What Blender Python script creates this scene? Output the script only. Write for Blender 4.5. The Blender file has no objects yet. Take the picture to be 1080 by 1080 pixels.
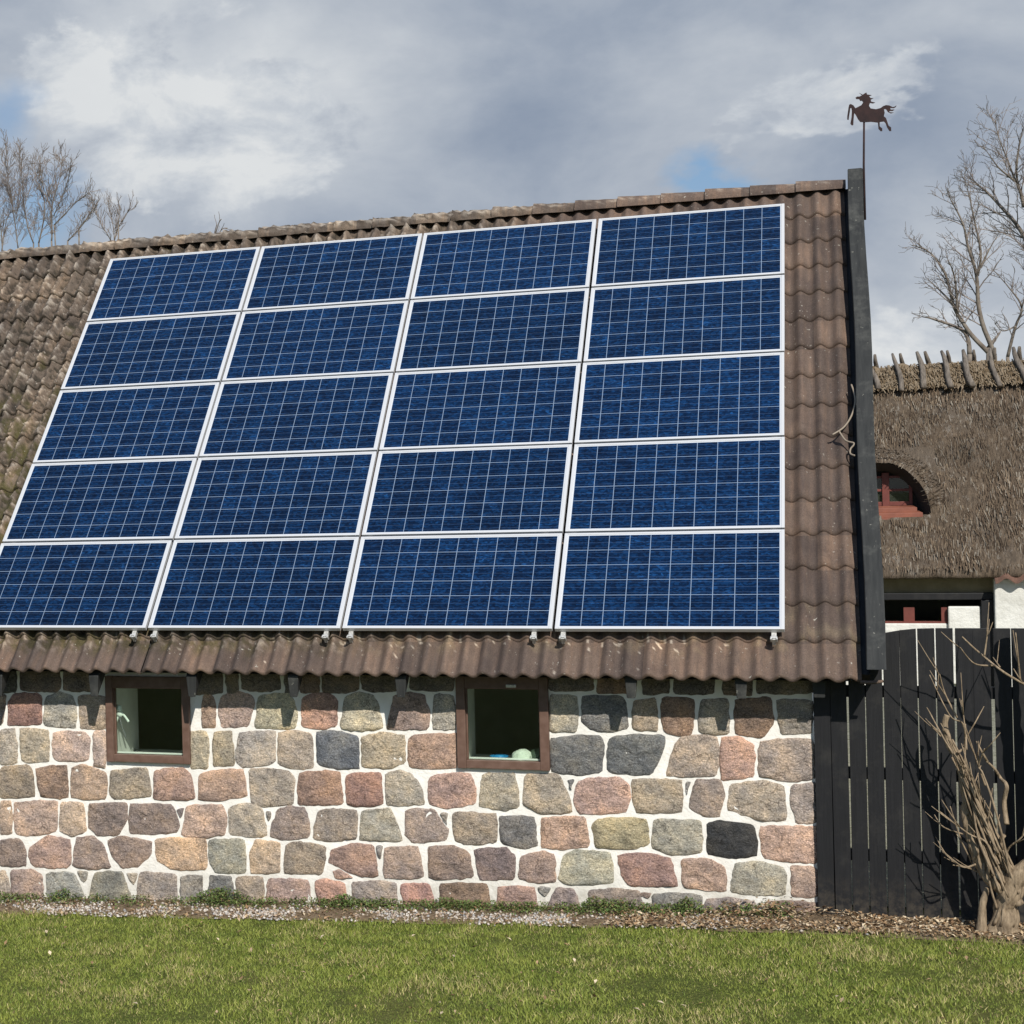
import bpy, math, random
import numpy as np
from mathutils import Vector, Matrix, noise

# ------------------------------------------------------------------ camera, light, exposure
scene = bpy.context.scene
COL = scene.collection
cam_d = bpy.data.cameras.new('camera')
cam = bpy.data.objects.new('camera', cam_d)
COL.objects.link(cam)
cam_d.sensor_width = 36.0
cam_d.lens = 1855.9046 / 1080 * 36
cam_d.shift_x = 409.19 / 1080
cam_d.clip_end = 2000
rt = Vector((0.92748888, 0.37290223, -0.02661382))
up = Vector((0.02252026, 0.01533015, 0.99962884))
fw = Vector((-0.37317182, 0.92774399, -0.00582069))
M = Matrix((rt, up, -fw)).transposed().to_4x4()
M.translation = (0.33033, -13.70903, 3.19308)
cam.matrix_world = M
scene.camera = cam

SUN = Vector((0.185, -0.36, 0.32)).normalized()
sl = bpy.data.lights.new('sun', 'SUN')
sl.energy = 4.8
sl.angle = math.radians(0.55)
sl.color = (1.0, 0.955, 0.88)
so = bpy.data.objects.new('sun', sl)
so.rotation_euler = (-SUN).to_track_quat('-Z', 'Y').to_euler()
so.location = (5, -20, 20)
COL.objects.link(so)

scene.view_settings.view_transform = 'Standard'
scene.view_settings.look = 'None'
scene.view_settings.exposure = 0.0
scene.view_settings.gamma = 1.0
scene.view_settings.use_curve_mapping = False


class NT:
    """small node-tree helper"""
    def __init__(s, tree):
        s.t = tree
        s.n = tree.nodes
        s.n.clear()

    def node(s, typ, ins=None, **kw):
        n = s.n.new(typ)
        for k, v in kw.items():
            setattr(n, k, v)
        for k, v in (ins or {}).items():
            s.put(n.inputs[k], v)
        return n

    def put(s, sock, v):
        if isinstance(v, bpy.types.NodeSocket):
            s.t.links.new(v, sock)
        elif isinstance(v, (tuple, list)) and len(v) == 3 and len(sock.default_value) == 4:
            sock.default_value = (*v, 1)
        else:
            sock.default_value = v

    def math(s, op, a, b=0.0, c=0.0, clamp=False):
        n = s.node('ShaderNodeMath', operation=op, use_clamp=clamp)
        s.put(n.inputs[0], a)
        s.put(n.inputs[1], b)
        s.put(n.inputs[2], c)
        return n.outputs[0]

    def vmath(s, op, a, b=(0, 0, 0)):
        n = s.node('ShaderNodeVectorMath', operation=op)
        s.put(n.inputs[0], a)
        s.put(n.inputs[1], b)
        return n.outputs['Value'] if op in ('DISTANCE', 'LENGTH', 'DOT_PRODUCT') else n.outputs[0]

    def mix(s, f, a, b, mode='MIX'):
        n = s.node('ShaderNodeMix', data_type='RGBA', blend_type=mode)
        s.put(n.inputs[0], f)
        s.put(n.inputs[6], a)
        s.put(n.inputs[7], b)
        return n.outputs[2]

    def ramp(s, f, stops):
        n = s.node('ShaderNodeValToRGB')
        el = n.color_ramp.elements
        while len(el) < len(stops):
            el.new(0.5)
        for e, (p, c) in zip(el, stops):
            e.position = p
            e.color = (*c, 1) if isinstance(c, tuple) else (c, c, c, 1)
        s.put(n.inputs[0], f)
        return n.outputs[0]

    def noise(s, vec, scale, detail=4, rough=0.55, dist=0.0):
        n = s.node('ShaderNodeTexNoise', {'Vector': vec, 'Scale': scale, 'Detail': detail, 'Roughness': rough, 'Distortion': dist})
        return n.outputs[0]

    def scale(s, vec, v):
        return s.vmath('MULTIPLY', vec, v)



# ------------------------------------------------------------------ clouds: direction, size, amount
BLOBS = [((-0.335,0.918,0.214),.11,.12),((-0.39,0.888,0.245),.05,.10),((-0.259,0.939,0.226),.08,.18),((-0.3,0.936,0.184),.03,.16),((-0.008,0.98,0.206),.05,.18),
 ((-0.078,0.977,0.198),.045,.10),((0.035,0.996,0.07),.06,.42),((0.058,0.99,0.128),.04,.15),((-0.128,0.977,0.163),.10,-.10),((-0.204,0.966,0.155),.09,-.10),
 ((0.014,0.987,0.158),.045,-.22),((0.044,0.994,0.098),.022,-.30),((-0.28,0.947,0.152),.06,-.20),((-0.40,0.90,0.15),.05,-.12),((-0.105,0.965,0.245),.09,-.06)]
PUFFS = [((-0.335,0.918,0.205),.075,.48),((-0.375,0.895,0.225),.04,.30),((-0.259,0.939,0.226),.06,.26),((-0.30,0.936,0.184),.022,.40),((-0.008,0.98,0.200),.034,.50),((0.025,0.977,0.208),.034,.46),((-0.045,0.98,0.19),.022,.30),
 ((-0.078,0.977,0.198),.03,.30),((0.035,0.996,0.066),.05,.55),((0.062,0.99,0.13),.025,.24),((-0.128,0.977,0.16),.08,-.22),((-0.22,0.962,0.15),.07,-.25),((0.044,0.994,0.100),.02,-.28)]
GAPS = [((-0.056,0.985,0.1625),.019,1.25),((-0.425,0.88,0.221),.024,.55),((-0.415,0.899,0.158),.034,.75)]
# ------------------------------------------------------------------ sky
w = bpy.data.worlds.new('World')
scene.world = w
w.use_nodes = True
t = NT(w.node_tree)
dirv = t.node('ShaderNodeTexCoord').outputs['Generated']
sky = t.node('ShaderNodeTexSky', sky_type='NISHITA', sun_disc=False)
sky.sun_elevation = math.asin(SUN.z)
sky.sun_rotation = math.atan2(SUN.x, SUN.y)
sky.air_density = 1.2
sky.dust_density = 0.6
st = t.scale(dirv, (1, 1, 1.7))
warpn = t.node('ShaderNodeTexNoise', {'Vector': st, 'Scale': 9.0, 'Detail': 5, 'Roughness': 0.6})
warp = t.vmath('SUBTRACT', warpn.outputs['Color'], (0.5, 0.5, 0.5))
dw = t.vmath('ADD', dirv, t.scale(warp, (0.11, 0.11, 0.065)))


def blob(d, s, a):
    sc = (1, 1, 1.35)
    q = t.scale(dw, sc)
    dist = t.vmath('DISTANCE', q, (d[0] * sc[0], d[1] * sc[1], d[2] * sc[2]))
    e = t.math('POWER', t.math('DIVIDE', dist, s), 2.0)
    return t.math('MULTIPLY', t.math('EXPONENT', t.math('MULTIPLY', e, -1.0)), a)


fbm = t.noise(t.vmath('ADD', st, (0.37, 0.11, 0.72)), 6.5, 7, 0.56, 0.25)
big = t.noise(t.vmath('ADD', st, (3.1, 0.4, 1.3)), 2.2, 3, 0.5)
f = t.math('ADD', t.math('MULTIPLY', t.math('SUBTRACT', fbm, 0.5), 1.5), 0.50)
f = t.math('ADD', f, t.math('MULTIPLY', t.math('SUBTRACT', big, 0.5), 0.3))
for d, s_, a in BLOBS:
    f = t.math('ADD', f, blob(d, s_, a))
cloud = t.ramp(f, [(0.0, (0.235, 0.295, 0.40)), (0.3, (0.34, 0.395, 0.485)), (0.6, (0.49, 0.535, 0.60)), (0.82, (0.63, 0.665, 0.705)), (1.0, (0.76, 0.78, 0.795))])
# brighter billows with crisp edges in front of the grey layer
n2 = t.noise(t.vmath('ADD', st, (1.9, 0.3, 0.2)), 8.5, 10, 0.60, 0.15)
q = t.math('ADD', t.math('MULTIPLY', t.math('SUBTRACT', n2, 0.5), 1.5), 0.17)
for d, s_, a in PUFFS:
    q = t.math('ADD', q, blob(d, s_, a))
pm = t.node('ShaderNodeMapRange', {'Value': q, 'From Min': 0.41, 'From Max': 0.535, 'To Min': 0.0, 'To Max': 0.85})
pm.interpolation_type = 'SMOOTHSTEP'
n3 = t.noise(t.vmath('ADD', st, (0.4, 2.3, 0.9)), 17, 8, 0.6, 0.2)
lit = t.ramp(t.math('ADD', 0.44, t.math('ADD', t.math('MULTIPLY', t.math('SUBTRACT', n3, 0.5), 1.5), t.math('MULTIPLY', q, 0.22))), [(0.40, (0.45, 0.495, 0.565)), (0.56, (0.59, 0.63, 0.68)), (0.74, (0.77, 0.79, 0.80))])
cloud = t.mix(pm.outputs[0], cloud, lit)
cloud10 = t.scale(cloud, (9.6, 9.6, 9.6))
gap = t.math('ADD', -0.02, 0.0)
for d, s_, a in GAPS:
    gap = t.math('ADD', gap, blob(d, s_, a))
gap = t.math('MULTIPLY', t.math('SUBTRACT', gap, 0.1), 1.6, clamp=True)
# the clouds lie to the north; the southern half of the sky, where the sun stands, is mostly clear
dy = t.node('ShaderNodeSeparateXYZ', {0: dw}).outputs[1]
south = t.node('ShaderNodeMapRange', {'Value': t.math('ADD', dy, t.math('MULTIPLY', t.math('SUBTRACT', big, 0.5), 0.5)), 'From Min': 0.42, 'From Max': 0.12, 'To Min': 0.0, 'To Max': 0.88})
south.interpolation_type = 'SMOOTHSTEP'
gap = t.math('MAXIMUM', gap, south.outputs[0])
blue = t.mix(0.6, sky.outputs[0], (1.5, 2.9, 5.4))
tot = t.mix(gap, cloud10, blue)
bg = t.node('ShaderNodeBackground', {'Color': tot, 'Strength': 0.1})
wo = t.node('ShaderNodeOutputWorld')
w.node_tree.links.new(bg.outputs[0], wo.inputs[0])


# ---- measured outlines (millimetres: x, z)
HORSE = [(615,6722),(629,6732),(651,6730),(671,6740),(645,6765),(678,6744),(697,6756),(710,6760),(714,6742),(754,6731),(731,6723),(744,6706),(768,6703),(744,6690),(748,6673),(782,6660),(761,6654),(737,6662),(728,6637),(742,6611),(786,6599),(826,6606),(846,6621),(871,6628),(897,6622),(928,6603),(948,6608),(959,6619),(954,6602),(936,6592),(906,6598),(910,6582),(941,6580),(927,6568),(901,6570),(896,6561),(936,6552),(909,6547),(886,6562),(870,6590),(853,6592),(859,6560),(851,6528),(868,6511),(877,6482),(889,6437),(909,6421),(910,6387),(894,6388),(875,6424),(863,6464),(850,6480),(815,6478),(814,6440),(835,6419),(835,6395),(822,6393),(803,6417),(799,6475),(744,6488),(691,6490),(651,6496),(633,6522),(616,6562),(602,6583),(595,6521),(592,6475),(579,6472),(567,6490),(578,6547),(582,6609),(578,6634),(569,6630),(566,6601),(558,6559),(553,6525),(541,6531),(542,6560),(555,6641),(561,6665),(574,6670),(596,6656),(613,6627),(636,6637),(663,6649),(679,6671),(670,6689),(655,6688),(646,6707),(624,6709)]
STONES = [
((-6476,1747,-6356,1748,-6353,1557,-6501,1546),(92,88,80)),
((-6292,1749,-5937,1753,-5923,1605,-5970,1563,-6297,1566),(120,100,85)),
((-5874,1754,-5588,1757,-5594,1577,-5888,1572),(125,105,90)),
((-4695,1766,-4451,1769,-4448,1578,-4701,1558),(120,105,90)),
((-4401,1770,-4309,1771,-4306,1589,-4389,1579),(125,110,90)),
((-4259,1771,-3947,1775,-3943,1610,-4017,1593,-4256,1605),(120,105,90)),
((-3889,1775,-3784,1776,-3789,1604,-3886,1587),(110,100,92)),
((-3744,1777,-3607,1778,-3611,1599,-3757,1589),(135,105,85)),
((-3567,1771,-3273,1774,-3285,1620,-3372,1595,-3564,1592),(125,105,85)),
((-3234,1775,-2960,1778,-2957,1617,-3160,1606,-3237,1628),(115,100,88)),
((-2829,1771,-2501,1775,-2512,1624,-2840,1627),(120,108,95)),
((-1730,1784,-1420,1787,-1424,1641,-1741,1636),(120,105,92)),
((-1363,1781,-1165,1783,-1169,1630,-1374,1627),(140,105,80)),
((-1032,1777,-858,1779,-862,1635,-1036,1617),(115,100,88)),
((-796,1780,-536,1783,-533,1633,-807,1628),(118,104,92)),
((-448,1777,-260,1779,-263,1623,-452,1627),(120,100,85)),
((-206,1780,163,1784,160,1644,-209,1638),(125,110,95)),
((-6363,1528,-6152,1532,-6113,1494,-6127,1279,-6233,1271,-6435,1260,-6411,1464),(160,105,85)),
((-6062,1495,-5934,1547,-5818,1508,-5785,1410,-5795,1253,-6084,1263),(165,156,136)),
((-5747,1517,-5498,1521,-5506,1252,-5737,1246),(165,140,110)),
((-6502,1513,-6450,1505,-6486,1296,-6509,1262),(150,125,105)),
((-4614,1536,-4557,1561,-4517,1514,-4506,1291,-4621,1280),(170,130,95)),
((-4449,1523,-4339,1580,-4191,1551,-4168,1488,-4231,1305,-4448,1284,-4469,1419),(185,145,120)),
((-4117,1544,-3862,1572,-3824,1494,-3805,1432,-3821,1291,-4157,1291),(185,170,120)),
((-3742,1535,-3669,1567,-3508,1570,-3462,1516,-3475,1322,-3580,1297,-3748,1308),(190,130,95)),
((-3382,1541,-3286,1581,-3161,1568,-3123,1492,-3089,1308,-3325,1287,-3420,1301),(185,170,130)),
((-2971,1559,-2852,1593,-2745,1573,-2706,1458,-2720,1314,-3042,1303,-2994,1474),(165,130,110)),
((-2650,1576,-2513,1579,-2489,1458,-2497,1322,-2664,1318),(165,155,135)),
((-1735,1591,-1547,1587,-1542,1477,-1553,1322,-1741,1318),(165,155,130)),
((-1489,1588,-1212,1593,-1178,1528,-1168,1360,-1318,1328,-1431,1347,-1494,1390),(122,120,116)),
((-1107,1558,-960,1575,-956,1474,-952,1344,-1120,1347),(165,140,105)),
((-905,1583,-677,1580,-704,1321,-800,1311,-890,1338),(150,110,75)),
((-616,1567,-439,1584,-431,1342,-513,1325,-635,1344),(160,145,120)),
((-372,1578,-137,1597,-121,1420,-190,1312,-377,1336),(140,105,75)),
((-78,1583,152,1580,147,1349,-50,1344),(150,135,115)),
((-6511,1203,-6372,1215,-6357,932,-6520,910),(165,150,130)),
((-6317,1225,-6052,1214,-6060,949,-6307,942),(170,150,115)),
((-5999,1199,-5711,1206,-5668,1150,-5691,969,-5969,960,-6004,1001),(195,155,130)),
((-5622,1208,-5510,1219,-5519,917,-5621,922),(190,155,130)),
((-4722,1230,-4600,1238,-4577,1178,-4588,954,-4608,941,-4730,937),(180,160,115)),
((-4524,1235,-4373,1247,-4356,969,-4532,964),(165,145,105)),
((-4299,1233,-3993,1256,-4008,1004,-4273,956,-4330,994),(165,150,135)),
((-3953,1241,-3806,1263,-3686,1232,-3676,975,-3830,955,-3960,990),(175,150,120)),
((-3629,1257,-3469,1265,-3295,1226,-3294,979,-3460,974,-3620,1000),(105,110,118)),
((-3248,1227,-3059,1263,-2912,1244,-2910,1038,-3051,987,-3246,996),(180,155,110)),
((-2859,1207,-2812,1254,-2486,1269,-2493,1011,-2849,994,-2870,1069),(185,135,95)),
((-1736,1251,-1533,1271,-1376,1282,-1356,1217,-1375,1011,-1526,992,-1735,999),(110,110,108)),
((-1294,1248,-1262,1285,-904,1301,-902,1229,-1002,1009,-1240,1004,-1322,1028),(110,112,110)),
((-773,1283,-663,1300,-520,1297,-512,1082,-541,1010,-884,998,-846,1130),(170,145,120)),
((-473,1284,-365,1294,-259,1239,-264,1019,-480,976,-484,1112),(190,135,105)),
((-205,1269,152,1300,154,1005,-12,992,-217,1021),(165,140,120)),
((-6522,843,-6484,878,-6262,902,-6218,853,-6206,638,-6529,617),(155,130,95)),
((-6171,880,-5890,913,-5888,650,-5979,630,-6142,648),(155,115,80)),
((-5827,899,-5719,919,-5534,867,-5519,778,-5532,639,-5844,643),(180,140,100)),
((-5464,878,-5139,913,-5111,679,-5444,650,-5478,698),(155,135,105)),
((-5062,891,-4813,923,-4746,869,-4718,670,-5077,656),(170,125,100)),
((-4653,872,-4576,899,-4291,932,-4255,712,-4565,668,-4667,672),(180,135,100)),
((-4216,926,-4109,938,-3880,929,-3841,868,-3855,664,-4117,638,-4199,651),(165,145,120)),
((-3783,917,-3453,943,-3436,681,-3806,658),(160,115,85)),
((-3391,915,-3114,939,-3105,694,-3310,670,-3381,683),(165,110,85)),
((-3060,926,-2943,960,-2859,932,-2777,828,-2764,707,-3059,688),(165,150,125)),
((-2698,915,-2621,940,-2393,963,-2344,844,-2362,723,-2582,684,-2703,710,-2716,815),(185,135,110)),
((-2274,952,-2035,975,-2012,722,-2102,688,-2310,710),(165,150,120)),
((-1940,963,-1699,971,-1631,811,-1605,694,-1823,670,-1968,731),(165,145,115)),
((-1542,917,-1455,950,-1241,964,-1172,916,-1168,799,-1205,710,-1533,682,-1574,784),(190,140,115)),
((-1136,953,-781,958,-787,727,-1107,707,-1132,830),(160,140,110)),
((-671,962,-494,968,-476,869,-521,703,-623,706,-717,766),(155,130,110)),
((-413,943,-198,972,-53,941,-45,701,-178,682,-445,756),(165,145,120)),
((13,944,158,970,162,689,34,684,4,845),(175,150,130)),
((-6530,567,-6428,579,-6427,312,-6538,290),(175,140,105)),
((-6382,573,-5989,605,-6005,348,-6280,286,-6381,298,-6395,464),(185,145,115)),
((-5944,582,-5747,589,-5727,360,-5844,314,-5960,350),(190,155,115)),
((-5676,584,-5340,609,-5335,476,-5417,342,-5612,325,-5681,395),(140,115,100)),
((-5287,599,-4924,606,-4860,448,-4896,382,-5295,347,-5309,460),(140,115,100)),
((-4770,604,-4466,624,-4444,514,-4456,386,-4659,353,-4828,361),(195,150,115)),
((-4400,603,-4315,638,-4150,637,-4119,575,-4091,395,-4173,383,-4405,396),(175,155,125)),
((-3970,612,-3888,635,-3758,629,-3721,513,-3732,396,-3960,369,-4050,397,-4013,516),(150,125,110)),
((-3630,603,-3550,622,-3319,631,-3325,407,-3572,372,-3684,390),(150,130,110)),
((-3264,618,-3044,650,-2942,402,-3286,393),(160,150,125)),
((-2898,648,-2684,657,-2582,514,-2595,429,-2861,396,-2907,457),(155,130,115)),
((-2522,641,-2192,647,-2197,430,-2423,404,-2512,430),(150,130,105)),
((-2155,626,-1897,630,-1880,415,-1991,395,-2138,425),(120,115,110)),
((-1824,625,-1505,649,-1482,427,-1684,402,-1829,410),(190,140,100)),
((-1442,590,-1391,637,-1045,659,-1036,470,-1141,436,-1411,423),(170,150,85)),
((-982,654,-651,654,-650,424,-863,399,-994,436),(165,155,125)),
((-590,642,-501,660,-286,641,-255,536,-258,422,-399,401,-589,413),(62,62,62)),
((-219,630,161,647,158,387,-198,404),(195,145,110)),
((-6540,232,-6355,249,-6303,151,-6306,26,-6547,14),(135,110,95)),
((-6256,179,-6080,287,-5882,263,-5878,73,-5925,30,-6215,23,-6259,87),(175,130,105)),
((-5800,283,-5631,299,-5562,221,-5505,52,-5727,32,-5843,51),(155,125,105)),
((-5507,280,-5383,319,-5122,291,-5126,177,-5250,74,-5391,58,-5475,160),(150,120,100)),
((-5070,317,-4634,338,-4632,82,-4939,74,-5058,140),(195,150,95)),
((-4583,324,-4290,346,-4281,77,-4532,64,-4588,156),(150,145,120)),
((-4183,335,-3986,329,-3984,93,-4223,72,-4227,222),(185,150,105)),
((-3913,317,-3831,344,-3590,325,-3601,192,-3628,97,-3935,88),(145,125,100)),
((-3527,289,-3350,352,-3193,344,-3160,107,-3278,100,-3482,167,-3545,195),(165,120,95)),
((-3078,332,-2820,355,-2783,114,-3095,96),(160,130,110)),
((-2724,360,-2543,379,-2418,333,-2392,135,-2730,110),(145,115,95)),
((-2356,354,-2124,378,-2052,324,-2064,145,-2324,130),(130,105,100)),
((-1993,313,-1845,365,-1744,340,-1749,140,-1866,126,-2012,147),(160,125,105)),
((-1657,344,-1569,386,-1326,383,-1303,157,-1619,125,-1705,150),(160,155,125)),
((-1256,365,-1087,383,-885,369,-835,162,-1177,143,-1224,213),(165,115,95)),
((-782,360,-590,370,-483,297,-486,139,-779,158),(185,140,105)),
((-400,344,-239,366,-80,332,-55,263,-71,135,-325,127,-432,142),(165,155,125)),
((-7,343,157,338,156,141,-5,131),(180,140,110)),
((-6548,-37,-6502,-43,-6461,-224,-6556,-289),(175,150,120)),
((-6446,-40,-6253,-13,-6154,-57,-6150,-256,-6426,-281),(165,130,110)),
((-6098,-37,-5854,-24,-5752,-208,-6096,-278),(140,140,130)),
((-5640,-13,-5392,17,-5311,-230,-5700,-246),(130,125,105)),
((-5217,27,-4907,11,-4905,-238,-5260,-252),(160,140,120)),
((-4847,-2,-4668,16,-4683,-225,-4854,-235),(140,130,115)),
((-4592,20,-4407,23,-4389,-230,-4599,-243),(125,120,110)),
((-4357,18,-4133,38,-4132,-223,-4339,-235),(160,135,105)),
((-4076,25,-3742,36,-3716,-197,-4091,-228),(170,130,110)),
((-3678,24,-3581,53,-3446,14,-3404,-201,-3636,-215),(185,125,95)),
((-3358,42,-3013,54,-3003,-176,-3349,-197),(155,135,120)),
((-2956,40,-2742,63,-2694,-124,-2940,-150),(185,120,95)),
((-2643,67,-2280,87,-2256,-122,-2634,-153),(140,105,70)),
((-2177,71,-1911,79,-1886,-113,-2197,-133),(165,120,100)),
((-1736,74,-1605,81,-1553,-107,-1814,-131),(150,125,115)),
((-1476,81,-1291,100,-1115,95,-1084,-78,-1467,-117),(140,120,105)),
((-996,80,-657,93,-682,-96,-1015,-117),(130,125,115)),
((-610,60,-460,83,-279,66,-276,-69,-642,-100),(145,125,115)),
((-179,79,151,84,148,-49,-209,-72),(140,110,90)),
((-5800,-8,-5711,-3,-5749,-84),(150,140,120)),
((-5340,1,-5248,14,-5289,-71),(150,140,125)),
((-4076,585,-4043,586,-4064,514),(140,130,120)),
((-1864,81,-1786,86,-1824,24),(140,135,125)),
((-1126,84,-1031,90,-1052,57),(150,120,100)),
((-747,942,-717,943,-742,862),(135,130,125)),
((-3515,122,-3451,125,-3373,80,-3497,76),(175,130,105)),
((-1616,930,-1585,931,-1600,871),(130,125,120)),
((-4865,568,-4814,578,-4841,513),(140,120,110)),
((-2621,629,-2576,631,-2585,555),(140,130,120)),
((-3154,338,-3107,340,-3132,254),(140,130,120)),
]
LIMBS_A = [
  [(3603,5811),(3346,6781),(3285,7516),(3122,8203),(2957,8836),(2787,9246)] ,
  [(3311,7514),(3372,8015),(3260,8698),(3168,9155),(3073,9445)] ,
  [(3365,7678),(3550,8057),(3733,8378)] ,
  [(3503,5873),(3109,6402),(2864,6869),(2675,7616),(2428,8088),(2043,8288)] ,
  [(2912,6753),(2852,7490),(2708,7953)] ,
  [(2865,6925),(2565,7285),(2313,7586)] ,
  [(3148,5865),(3057,6349),(2448,6669),(2217,6741)] ,
  [(3506,5985),(3766,6362)] ,
]
LIMBS_B = [
  [(4971,6392),(4685,7573),(4420,8584),(3990,9322),(3578,9829),(3345,10086)] ,
  [(4880,6979),(4697,8154),(4360,9464),(4112,10130),(3914,10676),(3870,11091)] ,
  [(4406,9169),(4266,9940),(4333,10634),(4444,10972)] ,
  [(4313,9702),(3900,10033),(3592,10474)] ,
  [(4697,8154),(4722,9316),(4688,10191),(4804,10761)] ,
]
LIMBS_C = [
  [(3538,5521),(3664,6094),(3761,6441),(3543,6809),(3278,7182)] ,
  [(3761,6441),(3861,6888),(3824,7293)] ,
  [(3664,6094),(3435,6007),(3302,6167)] ,
]
LIMBS_D = [
  [(-16408,8921),(-16501,9863),(-16545,10416),(-16566,11243)] ,
  [(-16501,9863),(-16669,10373),(-16740,11040)] ,
  [(-16418,9581),(-16375,10538),(-16372,11141)] ,
  [(-16042,9002),(-16203,9700),(-16243,10388),(-16213,10879)] ,
  [(-16180,9944),(-16045,10425),(-16049,10808)] ,
  [(-16835,8899),(-16783,9612),(-16655,9821)] ,
  [(-16830,9064),(-16866,9895),(-16815,10579)] ,
  [(-17036,9357),(-17103,10192),(-17048,11015)] ,
]
LIMBS_E = [
  [(-14983,8665),(-14847,9427),(-14974,9954),(-14972,10495)] ,
  [(-14816,9527),(-14716,10059),(-14675,10492)] ,
  [(-14685,8693),(-14650,9410),(-14437,9956),(-14312,10405)] ,
  [(-14628,9202),(-14277,9685),(-14012,10146)] ,
  [(-14633,9023),(-14174,9368),(-13723,9609)] ,
  [(-14653,9307),(-14808,9810),(-14853,10200)] ,
  [(-14307,8663),(-13962,8992),(-13619,9371)] ,
  [(-14077,8900),(-13845,9212),(-13783,9436)] ,
]
LIMBS_F = [
  [(-13687,8767),(-13593,9098),(-13358,9443)] ,
  [(-13687,8767),(-13759,9217),(-13862,9565)] ,
  [(-13593,9098),(-13568,9487)] ,
  [(-13773,8747),(-13933,9074),(-14066,9400)] ,
]
BUSH = [
 (95,[(1388,4),(1393,234),(1461,403),(1594,606),(1663,1131),(1636,1783),(1601,2304)] ),
 (42,[(1406,308),(1308,394),(1233,515),(1194,633),(1161,783),(1153,942),(1144,1101),(1134,1200),(1088,1278),(1042,1389),(1032,1456),(1052,1542)] ),
 (34,[(1234,20),(1244,212),(1277,346)] ),
 (30,[(1469,239),(1373,431),(1329,560),(1380,727)] ),
 (20,[(1399,807),(1390,951),(1405,1070),(1376,1109),(1336,1180),(1284,1237)] ),
 (55,[(1318,32),(1357,199),(1431,368)] ),
 (9,[(1145,1127),(1155,1313),(1152,1465),(1138,1657)] ),
 (8,[(1161,1313),(1146,1485),(1058,1556),(937,1833)] ),
 (8,[(1111,1524),(1037,1695),(1004,1834)] ),
 (10,[(1149,1048),(1134,1166),(1018,1389),(920,1593)] ),
 (7,[(1006,1389),(942,1473)] ),
 (8,[(1280,1052),(1236,1203),(1153,1492)] ),
 (12,[(1106,1292),(1155,1333),(1164,1479)] ),
 (10,[(1435,283),(1389,622),(1319,948),(1259,1151),(1236,1203),(1268,1336)] ),
 (10,[(1447,284),(1411,525),(1281,822),(1192,1102),(1147,1246)] ),
 (11,[(1424,328),(1325,665),(1218,944),(1169,1128),(1117,1246)] ),
 (10,[(1384,379),(1278,663),(1160,730),(977,882)] ),
 (8,[(1180,526),(1117,669),(1050,911)] ),
 (7,[(1130,709),(1005,763),(952,834)] ),
 (9,[(1203,507),(1113,496),(995,576)] ),
 (9,[(1267,425),(1166,466),(1059,500)] ),
 (10,[(1333,204),(1295,347),(1275,518),(1294,882)] ),
 (9,[(1446,257),(1400,583),(1491,726),(1570,867)] ),
 (13,[(1646,1685),(1560,1756),(1404,1858),(1253,1989),(1154,2094)] ),
 (7,[(1381,1891),(1347,1950)] ),
 (8,[(1357,1897),(1227,1909),(1134,2028)] ),
 (8,[(1288,1963),(1315,2141)] ),
 (8,[(1519,1762),(1486,2128)] ),
 (10,[(1330,593),(1276,854),(1209,1050),(1135,1213),(1066,1377)] ),
 (9,[(1357,496),(1309,724),(1248,919),(1222,1103)] ),
 (9,[(1396,399),(1334,791),(1232,1018)] ),
 (12,[(1296,426),(1248,655),(1206,918),(1174,1102)] ),
 (9,[(1346,528),(1273,722),(1260,920),(1187,1148)] ),
]

# ------------------------------------------------------------------ mesh helpers
R = random.Random(7)


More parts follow.
